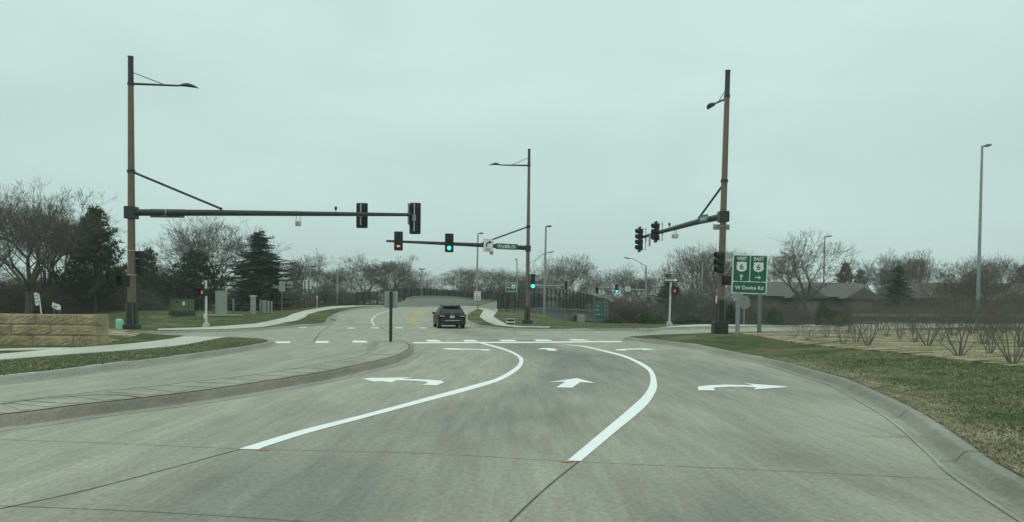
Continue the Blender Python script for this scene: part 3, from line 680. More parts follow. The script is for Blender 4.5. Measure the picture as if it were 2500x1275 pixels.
# ------------------------------------------------------------------ big brown mast arm poles
def lamp_head(mb, p, u, L, w, m):
    u = Vector(u).normalized(); side = u.cross(Vector((0, 0, 1))).normalized(); up = side.cross(u)
    rings = []
    for t, hw, hh, dz in ((0, .05, .045, 0), (.12, .1, .07, .0), (.3, .20, .13, .03), (.5, .25, .16, .03), (.7, .22, .12, 0), (.88, .12, .06, -.05), (1, .02, .015, -.10)):
        r = []
        for k in range(12):
            a = 2 * math.pi * k / 12; s_ = math.sin(a)
            r.append(p + u * L * t + side * hw * w * math.cos(a) + up * (dz * w + (hh * s_ if s_ > 0 else hh * .35 * s_) * w))
        rings.append(r)
    mb.loft(rings, m)
def mast_pole(label, d, base, top, z_top_shroud, y_dark, y_band2, y_col, col, arm_pts, arm_r, brace, lamp, wpx, group='brown mast arm signal poles', base_w=0.62, col_h=(503, 533), dead=0.0):
    B = P(*base, d); T = P(*top, d)
    def ax(py):                                # point of the axis at this image row
        t = (py - base[1]) / (top[1] - base[1]); return B.lerp(T, t)
    k = d / F_PX
    rb, rt = wpx[0] * k / 2, wpx[1] * k / 2
    t = thing('signal_pole', B, label, 'signal pole', group)
    def rad(py): return rb + (rt - rb) * (py - base[1]) / (top[1] - base[1])
    mb = MB(); zs = ax(z_top_shroud)
    mb.box(B + Vector((0, 0, .10)), (base_w, base_w, .6 if dead else .24), M_DARK, bev=.03); mb.build('base', t)
    mb = MB(); r2 = rb * 1.42
    mb.tube([B + Vector((0, 0, .1)), ax(base[1] - 12), zs], [r2 * 1.06, r2, r2 * .96], M_DARK, 8, ph=R(22.5))
    for s_ in (-1, 1): mb.tube([B + Vector((s_ * r2 * .55, -r2 * .86, .25)), zs + Vector((s_ * r2 * .52, -r2 * .84, 0))], .022, M_BROWN, 6)
    mb.build('shroud', t)
    mb = MB(); mb.tube([zs, ax(y_col), ax(y_dark)], [rad(z_top_shroud), rad(y_col), rad(y_dark)], M_BROWN, 16); mb.build('pole', t, smoothf=True)
    mb = MB(); mb.tube([ax(y_dark), T], [rad(y_dark) * 1.0, rt], M_DARK, 14); mb.tube([T - Vector((0, 0, .05)), T], rt * 1.12, M_DARK, 14)
    mb.tube([ax(y_dark + 3), ax(y_dark - 4)], rad(y_dark) * 1.18, M_DARK, 14); mb.build('top_section', t, smoothf=True)
    mb = MB(); mb.tube([ax(y_band2 + 3.5), ax(y_band2 - 3.5)], rad(y_band2) * 1.22, M_DARK, 14); mb.build('band', t, smoothf=True)
    c0, c1 = ax(col_h[1]), ax(col_h[0]); cm = (c0 + c1) / 2
    mb = MB(); mb.box(cm, (col * k, col * k * 1.1, (c1 - c0).length), M_DARK, bev=.03)
    mb.build('collar', t)
    A = [P(*a) for a in arm_pts]
    mb = MB(); mb.tube(A, [r * 1.0 for r in arm_r], M_DARK, 12); mb.build('mast_arm', t, smoothf=True)
    mb = MB(); b0, b1 = ax(brace[0]), P(*brace[1]); mb.tube([b0, b1], .055, M_DARK, 8); mb.tube([b1 + Vector((0, 0, .06)), b1 - Vector((0, 0, .12))], .06, M_DARK, 8); mb.build('brace', t)
    l0, l1 = ax(lamp[0]), P(*lamp[1]); u = l1 - l0
    mb = MB(); mb.tube([l0, l1], [.06, .045], M_DARK, 8); mb.build('lamp_arm', t)
    mb = MB(); mb.tube([ax(lamp[2]), l0.lerp(l1, lamp[3])], .02, M_DARK, 6); mb.build('lamp_stay', t)
    uu = Vector((u.x, u.y, 0)).normalized() * 1.0
    mb = MB(); lamp_head(mb, l1 - uu * .08, uu + Vector((0, 0, .0)), lamp[4], lamp[5], M_DARK); mb.build('lamp_head', t, smoothf=True)
    return t, ax, rad
DL = 37.5
left_pole, axL, radL = mast_pole('tallest brown mast arm pole at the left, long arm over the road', DL, (322, 803), (319, 138), 738, 205, 417, 519, 25,
    [(328, 519, DL), (540, 520, DL + 1.2), (1005, 524.5, DL + 3.9)], [.165, .15, .085], (417, (540, 510, DL + 1.2)), (204, (437, 209.5, DL + .4), 175, .72, 1.0, .8), (20, 12.5))
DC = 57.0
center_pole, axC, radC = mast_pole('thinner brown mast arm pole standing in the middle behind the black car', DC, (1287, 795), (1292, 364), 748, 404, 553, 606, 13.5,
    [(1284, 605.5, DC), (1180, 599, DC - .9), (943, 588.5, DC - 3)], [.17, .15, .075], (553, (1166, 598 , DC - 1.1)), (404, (1222, 403.2, DC - .6), 385, .62, .95, .8), (11, 6.2), col_h=(599, 613.5), base_w=.78, dead=1)
DR = 39.3
right_pole, axR, radR = mast_pole('brown mast arm pole on the right beside the green route sign', DR, (1757, 805), (1777, 172), 732, 235, 441, 528, 24,
    [(1763, 529, DR), (1706, 541, DR + 2.6), (1600, 570, DR + 9.4), (1570, 579, DR + 12.3)], [.17, .16, .11, .09], (446, (1706, 533, DR + 2.6)), (240, (1744, 253.5, DR + 1.6), 212, .68, 1.0, .8), (18.5, 12), col_h=(515, 541), base_w=.70, dead=1)
# heads on the left arm, backs turned to the camera
def arm_pt(px, A):
    for a, b in zip(A[:-1], A[1:]):
        if a[0] <= px <= b[0] or b[0] <= px <= a[0]:
            t = (px - a[0]) / (b[0] - a[0]); return (px, a[1] + (b[1] - a[1]) * t, a[2] + (b[2] - a[2]) * t)
AL = [(328, 519, DL), (540, 520, DL + 1.2), (1005, 524.5, DL + 3.9)]
q = P(*arm_pt(880, AL)); signal(q + Vector((.0, .42, 0)) + Vector((0, 0, -.02)), R(180), 3, 'back of a black three section traffic signal inboard on the long left arm', lead=.36)
q = P(*arm_pt(1004, AL)); signal(Vector((P(1011, 531.5, q.y).x, q.y + .42, P(1011, 531.5, q.y).z)), R(180), 4, 'back of a taller four section signal at the tip of the left arm', lead=.36)
mb_t = thing('sign_panel', P(998, 523, DL + 4.1), 'narrow pale sign seen edge on beside the four section signal', 'sign')
mb = MB(); mb.box((0, 0, 0), (.06, .5, 1.1), M_SIGNB, bev=.01); mb.build('panel', mb_t, True)
sp = P(404, 520, DL + .45); t = thing('street_name_sign', sp + Vector((0, .2, 0)), 'dark back of a long street name sign on the left arm', 'street sign')
mb = MB(); mb.box((0, 0, 0), (1.68, .03, .42), M_POLEG, bev=.01); mb.build('panel', t, True)
mb = MB()
for dx in (-.13, -.02, .07):
    mb.tube([(dx, -.2 + .178 * math.cos(a), .178 * math.sin(a)) for a in [2 * math.pi * k / 12 for k in range(13)]], .018, M_ALU, 5, cap=False)
mb.build('bracket', t, True)
def detector(pos, label, rz=0):
    t = thing('detector_box', pos, label, 'detector', 'detector boxes below the mast arms', rz)
    mb = MB(); mb.box((0, 0, -.50), (.26, .30, .26), M_CABW, bev=.04); mb.box((0, -.17, -.50), (.16, .05, .16), M_SIGNB, bev=.01); mb.build('housing', t, True)
    mb = MB()
    for dx in (-.1, .1): mb.tube([(dx, 0, .16), (dx, 0, -.38)], .018, M_ALU, 6)
    mb.build('hanger', t, True); return t
detector(P(*arm_pt(728, AL)), 'white detector box hanging below the long left arm')
def sensor(pos, label):
    t = thing('arm_sensor', pos, label, 'sensor', 'small sensors on top of the mast arms')
    mb = MB(); mb.tube([(0, 0, .05), (0, 0, .2)], .015, M_ALU, 6); mb.build('stem', t, True)
    mb = MB(); mb.tube([(0, -.02, .18), (0, -.02, .38)], [.05, .06], M_BLACK, 8); mb.box((0, 0, .3), (.2, .04, .03), M_BLACK); mb.build('sensor_body', t, True); return t
sensor(P(*arm_pt(820, AL)), 'small black upright sensor on top of the left arm')
q = P(344, 640, DL + .25); signal(q, R(165), 3, 'black signal seen from behind on the right side of the left pole', plate=False, brk=False)
t = thing('signal_bracket', axL(640) + Vector((.25, .1, 0)), 'dark steel bracket holding the side signal on the left pole', 'bracket')
for zz in (.54, -.54): mb = MB(); mb.box((0.0, .1, zz), (.62, .06, .05), M_BLACK); mb.build('arm', t, True)
mb = MB()
for zz in (.56, -.6):
    mb = MB(); mb.tube([Vector((-.25, -.1, zz)) + Vector((.24 * math.cos(2 * math.pi * k / 12), .24 * math.sin(2 * math.pi * k / 12), 0)) for k in range(13)], .015, M_ALU, 5, cap=False); mb.build('strap', t, True)
ped_signal(P(304, 686, DL - .1) + Vector((0, -.15, 0)), R(-25), 'black pedestrian signal box on the left pole, unlit from here', lit=False)
# centre pole heads
AC = [(1284, 605.5, DC), (1180, 599, DC - .9), (943, 588.5, DC - 3)]
q = P(*arm_pt(975, AC)); signal(Vector((q.x, q.y - .42, q.z)), R(4), 3, 'signal showing an amber left arrow at the tip of the central arm', lit=2, litm=M_AMB, arrow=True, lead=.36)
q = P(1098, 594.5, DC - 1.9); signal(Vector((q.x, q.y - .42, q.z)), R(4), 3, 'signal with a green ball on the central mast arm', lit=2, litm=M_GRN, lead=.36)
q = P(1301, 687, DC - .1); signal(q, R(2), 3, 'black signal with green ball on the right side of the central pole', lit=2, litm=M_GRN, plate=False, brk=False)
t = thing('signal_bracket', axC(672) + Vector((.2, 0, 0)), 'thin bracket holding the green side signal on the central pole', 'bracket')
for zz in (0, -1.0): mb = MB(); mb.box((.05, .02, zz), (.5, .05, .05), M_BLACK); mb.build('arm', t, True)
sp = P(1192.5, 600, DC - 1.15); t = thing('right_turn_only_sign', sp + Vector((0, -.24, 0)), 'white right turn ONLY sign hung on the central mast arm', 'road sign', rz=R(3))
mb = MB(); ww, hh = .35, .45; mb.plate(rrect(ww, hh, .04, 3), 0, .01, M_SIGNW)
mb.plate(rrect(ww - .015, hh - .015, .03, 3), -.004, .003, M_INK); mb.plate(rrect(ww - .03, hh - .03, .025, 3), -.008, .003, M_SIGNW)
arc = [(-.17 + .0, -.12), (-.17, .05)] + [(.05 - .22 * math.cos(a), .05 + .22 * math.sin(a)) for a in [R(20 * k) for k in range(1, 5)]] + [(.07, .27)]
inn = [(.07, .18)] + [(.05 - .13 * math.cos(a), .05 + .13 * math.sin(a)) for a in [R(20 * k) for k in range(4, 0, -1)]] + [(-.08, .05), (-.08, -.12)]
mb.plate(arc + inn, -.012, .003, M_INK); mb.plate([(.05, .35), (.26, .225), (.05, .10)], -.013, .003, M_INK)
mb.text('ONLY', .16, 0, -.30, -.0125, M_INK, bold=.02, width=.44); mb.build('panel', t, True)
detector(P(1200, 600.5, DC - .75), 'small detector box peeping out below the right turn ONLY sign')
sp = P(1237, 602.9, DC - .6); t = thing('street_name_sign', sp + Vector((0, -.22, 0)), 'green street name sign reading Wycliffe Dr on the central arm', 'street sign', rz=R(3)); t.rotation_euler = (0, R(1.7), R(3))
mb = MB(); mb.plate(rrect(.79, .21, .04, 3), -.03, .015, M_GREEN); mb.text('Wycliffe Dr', .25, 0, -.0, -.034, M_SIGNW, bold=.015, width=1.34); mb.build('panel', t, True)
# right pole heads, seen side on
AR = [(1763, 529, DR), (1706, 541, DR + 2.6), (1600, 570, DR + 9.4), (1570, 579, DR + 12.3)]
q = P(1566, 585, DR + 12.0); signal(q + Vector((-.12, 0, 0)), R(-80), 4, 'four section signal seen side on at the tip of the right arm', lead=.42)
q = P(1606, 566.5, DR + 9.0); signal(q + Vector((-.12, 0, 0)), R(-80), 3, 'three section signal seen side on along the right arm', lead=.42)
t = thing('sign_panel', P(1590, 575, DR + 10.3) + Vector((-.1, 0, -.3)), 'thin sign seen edge on below the right mast arm tip', 'sign')
mb = MB(); mb.box((0, 0, 0), (.04, .5, .75), M_SIGNB, bev=.01); mb.build('panel', t, True)
detector(P(1649, 556, DR + 6.3), 'white detector box hanging below the right arm', R(-70))
sensor(P(1634, 560, DR + 7.2), 'small black sensor on top of the right arm')
t = thing('street_name_sign', P(1728, 534, DR + 1.35) + Vector((-.22, 0, 0)), 'green street sign seen at a sharp angle on the right arm', 'street sign', rz=R(-71))
mb = MB(); mb.plate(rrect(.40, .19, .03, 3), -.01, .015, M_GREEN); mb.text('Wycliffe Dr', .2, 0, 0, -.014, M_SIGNW, bold=.015, width=.68); mb.build('panel', t, True)
t = thing('one_way_sign', axR(552) + Vector((0, .3, 0)), 'pale back of a one way sign strapped to the right pole', 'road sign')
mb = MB(); mb.plate(rrect(.42, .135, .02, 3), 0, .012, mat('beige_sign_back', (.32, .30, .25), .6)); mb.build('panel', t, True)
mb = MB()
for zz in (0.0,): mb.tube([Vector((0, -.3, zz)) + Vector((.215 * math.cos(2 * math.pi * k / 12), .215 * math.sin(2 * math.pi * k / 12), 0)) for k in range(13)], .014, M_ALU, 5, cap=False)
mb.build('strap', t, True)
q = P(1757.5, 641, DR - .35); signal(q, R(-72), 3, 'three section signal on the near side of the right pole', plate=False, brk=False)
ped_signal(P(1773, 685, DR - .1) + Vector((0, .1, 0)), R(180), 'back of a pedestrian signal box on the right pole', lit=False)
t = thing('reflector_plate', P(1749, 731, DR - .2), 'narrow white plate on the left of the right pole', 'marker'); mb = MB(); mb.box((0, 0, 0), (.07, .02, .38), M_SIGNW); mb.build('panel', t, True)
# ------------------------------------------------------------------ the green route sign
def shield(mb, cx, cz, s, y):
    o = [(-.36, .50), (-.2, .44), (0, .5), (.2, .44), (.36, .50), (.50, .36), (.44, .2), (.5, 0), (.48, -.22), (.34, -.40), (.15, -.44), (0, -.52), (-.15, -.44), (-.34, -.40), (-.48, -.22), (-.5, 0), (-.44, .2), (-.50, .36)]
    mb.plate([(cx + a * s, cz + b * s) for a, b in o], y, .004, M_SIGNW)
    mb.text('6', .40 * s * 1.35, cx, cz, y - .004, M_INK, bold=.01)
def arrow_poly(cx, cz, s, ang):
    o = [(0, .5), (.34, .12), (.34, .02), (.09, .2), (.09, -.5), (-.09, -.5), (-.09, .2), (-.34, .02), (-.34, .12)]
    c, s_ = math.cos(ang), math.sin(ang); return [(cx + s * (a * c - b * s_), cz + s * (a * s_ + b * c)) for a, b in o]
DS = 36.0
g1, g2 = P(1800, 822, DS), P(1852, 821, DS)
ctr = P(1830.5, 670, DS)
t = thing('route_sign', (ctr.x, DS, (g1.z + g2.z) / 2), 'big green West and East route 6 sign for W Dodge Rd on two grey posts', 'road sign', rz=R(-4))
zl = ctr.z - t.location.z; k = DS / F_PX; sw_, sh_ = 42 * k, 47.5 * k
TL = Matrix.Rotation(R(1.3), 4, 'Y')
X = Matrix.Translation((0, 0, zl)) @ TL
mb = MB(); mb.plate(rrect(sw_, sh_, .11, 5), 0, .02, M_SIGNW, X); 
dv = -sh_ * .38; bw = .045
def rr_at(x0, x1, z0, z1, r): return [((x0 + x1) / 2 + a, (z0 + z1) / 2 + b) for a, b in rrect((x1 - x0) / 2, (z1 - z0) / 2, r, 4)]
mb.plate(rr_at(-sw_ + bw, -.018, dv + .018, sh_ - bw, .05), -.004, .003, M_GREEN, X)
mb.plate(rr_at(.018, sw_ - bw, dv + .018, sh_ - bw, .05), -.004, .003, M_GREEN, X)
mb.plate(rr_at(-sw_ + bw, sw_ - bw, -sh_ + bw, dv - .018, .06), -.004, .003, M_GREEN, X)
for sx, wd, ar in ((-1, 'WEST', 0), (1, 'EAST', R(-90))):
    cx = sx * sw_ * .48
    mb.text(wd, .155, cx, sh_ * .79, -.009, M_SIGNW, X, .022, width=.46)
    shield(mb.__class__.__dict__ and mb, cx, sh_ * .36, .47, -.009) if False else None
    o = [(-.36, .50), (-.2, .44), (0, .5), (.2, .44), (.36, .50), (.50, .36), (.44, .2), (.5, 0), (.48, -.22), (.34, -.40), (.15, -.44), (0, -.52), (-.15, -.44), (-.34, -.40), (-.48, -.22), (-.5, 0), (-.44, .2), (-.50, .36)]
    mb.plate([(cx + a * .47, sh_ * .38 + b * .47) for a, b in o], -.009, .004, M_SIGNW, X)
    mb.text('6', .27, cx, sh_ * .38, -.014, M_INK, X, .01)
    mb.plate(arrow_poly(cx, -sh_ * .15, .27, ar), -.010, .004, M_SIGNW, X)
mb.text('W Dodge Rd', .17, 0, -sh_ * .70, -.009, M_SIGNW, X, .018, width=1.28)
mb.build('panel', t, True)
for gx_, mm in ((-.49, M_GALV), (.50, M_POLEG)):
    mb = MB(); mb.box((gx_, .10, zl / 2 - .1), (.17, .16, zl + 1.2), mm, bev=.015); mb.box((gx_, .015, zl / 2 + .1), (.10, .03, zl + .8), mm); mb.build('post', t, True)
# ------------------------------------------------------------------ street furniture
def sign_post(name, label, cat, base, d, panel, m_front, m_post, w_post=.06, extra=None, group=None, rz=0, tilt=0, behind=False):
    B = P(*base, d); t = thing(name, B, label, cat, group, rz)
    if tilt: t.rotation_euler = (0, tilt, rz)
    k = d / F_PX; x0, y0, x1, y1 = panel
    cx = ((x0 + x1) / 2 - base[0]) * k; cz = (base[1] - (y0 + y1) / 2) * k; hw, hh = (x1 - x0) * k / 2, (y1 - y0) * k / 2
    top = (base[1] - y0) * k
    mb = MB(); yy = .03 if not behind else -.02
    mb.box((0, yy, top / 2 - .2), (w_post, w_post * .7, top + .3 if not behind else top + .38), m_post, bev=.008); mb.build('post', t, True)
    mb = MB(); yp = -.012 if not behind else .04
    mb.plate(rr_at(cx - hw, cx + hw, cz - hh, cz + hh, min(hw, hh) * .12), yp, .008, m_front)
    if extra: extra(mb, cx, cz, hw, hh)
    mb.build('panel', t, True); return t
mt = G(954, 834.5, MZ)
sign_post('median_sign', 'grey sign back on a thin dark post at the median nose', 'road sign', (954, 834.5), mt.y, (937, 711, 970, 752), M_SIGNB, M_DARK, .11, behind=True)
def spd(mb, cx, cz, hw, hh):
    mb.plate(rr_at(cx - hw * .93, cx + hw * .93, cz - hh * .94, cz + hh * .94, .02), -.016, .003, M_INK); mb.plate(rr_at(cx - hw * .88, cx + hw * .88, cz - hh * .9, cz + hh * .9, .02), -.020, .003, M_SIGNW)
    mb.text('SPEED', hh * .22, cx, cz + hh * .66, -.0245, M_INK, bold=.01, width=hw * 1.3); mb.text('LIMIT', hh * .22, cx, cz + hh * .26, -.0245, M_INK, bold=.01, width=hw * 1.1)
    mb.text('25', hh * .78, cx, cz - hh * .42, -.0245, M_INK, bold=.02, width=hw * 1.4)
sb = GL(1165, 758.5)
sign_post('speed_limit_sign', 'white SPEED LIMIT 25 sign on the grass beyond the car', 'road sign', (1165, 758.5), sb.y, (1157, 711, 1173.5, 733.5), M_SIGNW, M_POLEG, .08, spd)
def jct(mb, cx, cz, hw, hh):
    mb.plate(rr_at(cx - hw * .95, cx + hw * .95, cz - hh * .92, cz + hh * .92, .05), -.016, .003, M_GREEN)
    o = [(-.36, .50), (-.2, .44), (0, .5), (.2, .44), (.36, .50), (.50, .36), (.44, .2), (.5, 0), (.34, -.40), (0, -.52), (-.34, -.40), (-.5, 0), (-.44, .2), (-.50, .36)]
    mb.plate([(cx + hw * .42 + a * hh * .95, cz + hh * .2 + b * hh * .95) for a, b in o], -.022, .003, M_SIGNW); mb.text('6', hh * .55, cx + hw * .42, cz + hh * .2, -.027, M_INK, bold=.02)
    mb.text('Jct', hh * .35, cx - hw * .5, cz + hh * .55, -.024, M_SIGNW, bold=.0, width=hw * .6); mb.text('Hwy', hh * .42, cx - hw * .45, cz - hh * .02, -.024, M_SIGNW, bold=.02, width=hw * .75)
    mb.box((cx, -.022, cz - hh * .62), (hw * 1.5, .004, hh * .14), mat('faded_letter_band', (.12, .27, .2), .6))
jp = GL(1240, 763)
t = sign_post('highway_sign', 'small green highway 6 sign on two thin dark posts before the fence', 'road sign', (1237, 763), jp.y, (1234, 691, 1260.5, 713), M_SIGNW, M_FENCE, .09, jct)
mb = MB(); mb.box((19 * jp.y / F_PX, .03, .85), (.09, .06, 2.9), M_FENCE, bev=.008); mb.build('post', t, True)
def ow(mb, cx, cz, hw, hh):
    mb.plate(rr_at(cx - hw * .97, cx + hw * .97, cz - hh * .9, cz + hh * .9, .02), -.016, .003, M_INK)
    mb.plate([(cx - hw * .85, cz + hh * .42), (cx + hw * .4, cz + hh * .42), (cx + hw * .4, cz + hh * .78), (cx + hw * .88, cz), (cx + hw * .4, cz - hh * .78), (cx + hw * .4, cz - hh * .42), (cx - hw * .85, cz - hh * .42)], -.021, .003, M_SIGNW)
    mb.text('ONE WAY', hh * .5, cx - hw * .2, cz, -.0255, M_INK, bold=.02, width=hw * 1.05)
B = GL(1634, 797); DO = B.y
t = thing('one_way_sign', B, 'black ONE WAY sign on top of a pale post across the street', 'road sign')
k = DO / F_PX; mb = MB(); mb.tube([(0, 0, .2), (.06, 0, 112 * k)], .068, M_CABW, 10); mb.build('post', t, True, True)
mb = MB(); mb.loft([[(a, b, z) for a, b in rrect(w, w, .04, 2)] for w, z in ((.2, -.1), (.2, .2), (.12, .34), (.09, .38))], M_CONCP); mb.build('base', t, True)
mb = MB(); hw, hh = 19 * k, 5.2 * k; cx, cz = 2.5 * k, 113 * k
mb.plate(rr_at(cx - hw, cx + hw, cz - hh, cz + hh, .02), -.09, .008, M_SIGNW)
mb2 = MB(); ow(mb2, cx, cz, hw, hh)
for i, f in enumerate(mb2.f): pass
off = len(mb.v); mb.v += [(v[0], v[1] - .082, v[2]) for v in mb2.v]
for f, i in zip(mb2.f, mb2.mi): mb.f.append(tuple(a + off for a in f)); mb.mi.append(mb.idx(mb2.mats[i]))
mb.build('panel', t, True)
ped_signal(P(1647, 709.5, DO - .1), R(12), 'pedestrian signal with a red hand on the ONE WAY post', m=M_REDL)
B = GL(503.5, 800); DPd = B.y; k = DPd / F_PX
t = thing('pedestrian_pole', B, 'white pole on a grey base on the far left corner', 'pole')
mb = MB(); mb.tube([(0, 0, .2), (-.02, 0, 115 * k)], .075, M_CABW, 10); mb.build('post', t, True, True)
mb = MB(); mb.loft([[(a, b, z) for a, b in rrect(w, w, .04, 2)] for w, z in ((.2, -.1), (.19, .2), (.12, .33), (.09, .36))], M_CONCP); mb.build('base', t, True)
mb = MB(); mb.box((-.06, -.07, 28 * k), (.14, .1, .32), M_CABW, bev=.02); mb.build('push_button', t, True)
ped_signal(P(494, 713.5, DPd - .15), R(-14), 'pedestrian signal with a red hand on the white pole')
# utility boxes on the left lawn
def box_thing(name, label, cat, base, d, wpx, hpx, depth, m, rz=0, extra=None, group=None, bev=.03):
    B = P(*base, d); k = d / F_PX; t = thing(name, B, label, cat, group, rz); mb = MB(); w, h = wpx * k, hpx * k
    mb.box((0, 0, h / 2 - .03), (w, depth, h + .06), m, bev=bev); mb.build('cabinet', t, True, False)
    if extra: extra(t, w, h, depth)
    return t
def tr_extra(t, w, h, dp):
    mb = MB(); mb.box((0, 0, .1), (w + .14, dp + .14, .42), M_CABGD, bev=.02); mb.build('skirt', t, True)
    mb = MB(); mb.box((0, 0, h + .01), (w + .05, dp + .05, .05), M_CABG, bev=.015); mb.build('lid', t, True)
    mb = MB(); mb.box((-w * .05, -dp / 2 - .006, h * .74), (.16, .01, .3), M_SIGNW); mb.box((-w * .38, -dp / 2 - .006, h * .84), (.2, .01, .1), M_INK); mb.box((w / 2 + .006, 0, h * .78), (.01, .3, .13), M_INK); mb.build('warning_label', t, True)
    mb = MB(); mb.box((w * .2, -dp / 2 - .02, h * .55), (.05, .04, .2), M_CABGD); mb.box((w * .12, -dp / 2 - .004, h * .5), (.012, .008, h * .8), M_CABGD); mb.build('door_handle', t, True)
gd = GL(447, 770.5).y
box_thing('transformer', 'olive green electrical transformer box on the left lawn', 'utility box', (445, 768.5), gd, 46, 37, 1.35, M_CABG, R(38), tr_extra)
def cab_extra(t, w, h, dp):
    mb = MB(); mb.box((0, 0, h + .02), (w + .06, dp + .06, .07), M_CABL, bev=.02); mb.build('lid', t, True)
    mb = MB(); mb.box((-w * .05, -dp / 2 - .012, h * .5), (w * .82, .02, h * .86), M_CABL, bev=.008); mb.build('door', t, True)
    mb = MB(); mb.box((w * .3, -dp / 2 - .035, h * .5), (.03, .03, .16), M_POLEG); mb.build('door_handle', t, True)
    mb = MB(); mb.box((.3, .1, .01), (w + 1.9, dp + .9, .08), M_CONCP); mb.build('pad', t, True)
gd2 = GL(540, 771.5).y
box_thing('signal_cabinet', 'tall light grey signal cabinet on a pale pad', 'utility box', (540, 770), gd2, 23, 58, .65, M_CABL, R(38), cab_extra)
gd3 = GL(618, 767).y
def cab2(t, w, h, dp):
    mb = MB(); mb.box((0, 0, h + .03), (w + .14, dp + .14, .1), M_CABW, bev=.02); mb.build('lid', t, True)
    mb = MB(); mb.box((0, -dp / 2 - .012, h * .5), (w * .8, .02, h * .86), M_CABL, bev=.008); mb.build('door', t, True)
box_thing('meter_cabinet', 'narrow grey cabinet with a white cap', 'utility box', (618, 767), gd3, 12, 43, .4, M_CABL, R(25), cab2)
for px_, w_, h_, l in ((636, 5, 30, 'grey utility pedestal next to the white capped cabinet'), (645, 9, 29, 'wide grey utility pedestal in the middle of the row'), (655, 6, 28, 'slim grey utility pedestal second from the right end of the row'), (663, 4, 27, 'slimmest grey utility pedestal at the right end of the row')):
    d_ = gd3 + 1.0
    def pe(t, w, h, dp):
        mb = MB(); mb.box((0, 0, h + .015), (w + .03, dp + .03, .05), M_CABL, bev=.015); mb.build('lid', t, True)
    box_thing('utility_pedestal', l, 'utility box', (px_, 763.5), d_, w_, h_, w_ * d_ / F_PX, M_GALV, R(20), pe, 'row of grey utility pedestals')
box_thing('utility_post', 'dark grey square post between the two cabinets', 'post', (570, 768), gd2 + 2, 6, 38, .2, M_POLEG, R(20))
B = GL(293, 803.5); B.y = B.y
t = thing('utility_marker', B, 'mint green round topped utility pedestal by the left pole', 'utility box')
k = B.y / F_PX; hh = 25 * k; rr = 9 * k
mb = MB(); mb.loft([[(rr * s_ * math.cos(a) + sh, rr * s_ * math.sin(a), z) for a in [2 * math.pi * i / 14 for i in range(14)]] for s_, z, sh in ((1, -.05, 0), (1.02, .02, 0), (.98, hh * .72, -.03), (.9, hh * .86, -.035), (.7, hh * .95, -.04), (.35, hh, -.04))], M_MINT); mb.build('cover', t, True, True)
def tiny(mb, cx, cz, hw, hh):
    for j in range(3): mb.box((cx, -.016, cz + hh * (.55 - .5 * j)), (hw * 1.2, .004, hh * .16), M_POLEG)
sign_post('yard_sign', 'small tilted white sign behind the stone wall', 'sign', (100, 768), 30, (90, 714, 98.5, 745), M_SIGNW, M_SIGNW, .04, tiny, tilt=R(-7))
t = thing('lawn_sign', P(146, 769, 32), 'slanted white placard on stakes behind the stone wall', 'sign')
mb = MB(); mb.plate([(-.33, .33), (-.30, .52), (.02, .40), (.05, .22), (-.1, .2)], 0, .01, M_SIGNW); mb.plate([(-.25, .38), (-.1, .36), (-.12, .31), (-.26, .33)], -.006, .003, M_POLEG); mb.build('panel', t, True)
mb = MB(); mb.tube([(-.0, .02, -1.0), (-.02, .02, .35)], .012, M_GALV, 5); mb.tube([(-.25, .02, -1.0), (-.25, .02, .4)], .012, M_GALV, 5); mb.build('stake', t, True)
sign_post('grey_sign', 'grey square sign back on a slim post at the lawn edge', 'road sign', (688, 758), GL(688, 759.5).y, (681, 687, 696, 712), M_SIGNB, M_POLEG, .09, behind=False)
def wh(mb, cx, cz, hw, hh):
    for j in range(3): mb.box((cx, -.018, cz + hh * (.6 - .55 * j)), (hw * 1.7, .004, hh * .1), M_SIGNB)
sign_post('panel_sign', 'white board sign on a brown post before the red twigged trees', 'sign', (744, 756), 88, (741, 684, 751, 705), M_SIGNW, mat('brown_timber_post', (.10, .09, .075), .9), .14, wh)
sign_post('panel_sign', 'white board sign on a brown post under the low street lamp', 'sign', (754, 755), 88, (753.5, 683, 759.5, 706), M_SIGNW, mat('brown_timber_post', (.10, .09, .075), .9), .14, wh)
t = thing('yellow_marker', GL(774, 752), 'yellow and white pipeline marker post beside the sidewalk', 'marker post')
k = t.location.y / F_PX; mb = MB(); mb.tube([(0, 0, -.1), (0, 0, 22 * k)], .06, M_YELP, 8); mb.build('post', t, True); mb = MB(); mb.tube([(0, 0, 22 * k), (0, 0, 29 * k), (0, 0, 30 * k)], [.062, .062, .03], M_SIGNW, 8); mb.build('cap', t, True)
B = GL(1246, 794); t = thing('sandwich_board', B, 'low black and white banner frame on the grass by the central pole', 'sign'); k = B.y / F_PX
hw, ht = 10 * k, 15 * k
mb = MB()
for sx in (-1, 1): mb.tube([(sx * hw, 0, -.05), (sx * hw, 0, ht)], .02, M_SIGNW, 6)
mb.tube([(-hw, 0, ht), (hw, 0, ht)], .02, M_SIGNW, 6); mb.build('frame', t, True)
mb = MB(); mb.box((0, 0, ht * .55), (hw * 1.88, .02, ht * .78), M_INK); mb.plate([(-hw * .92, ht * .62), (-hw * .4, ht * .58), (hw * .4, ht * .58), (hw * .92, ht * .62), (hw * .92, ht * .42), (hw * .4, ht * .39), (-hw * .4, ht * .39), (-hw * .92, ht * .42)], -.016, .004, M_SIGNW); mb.build('panel', t, True)
dh = 78.0
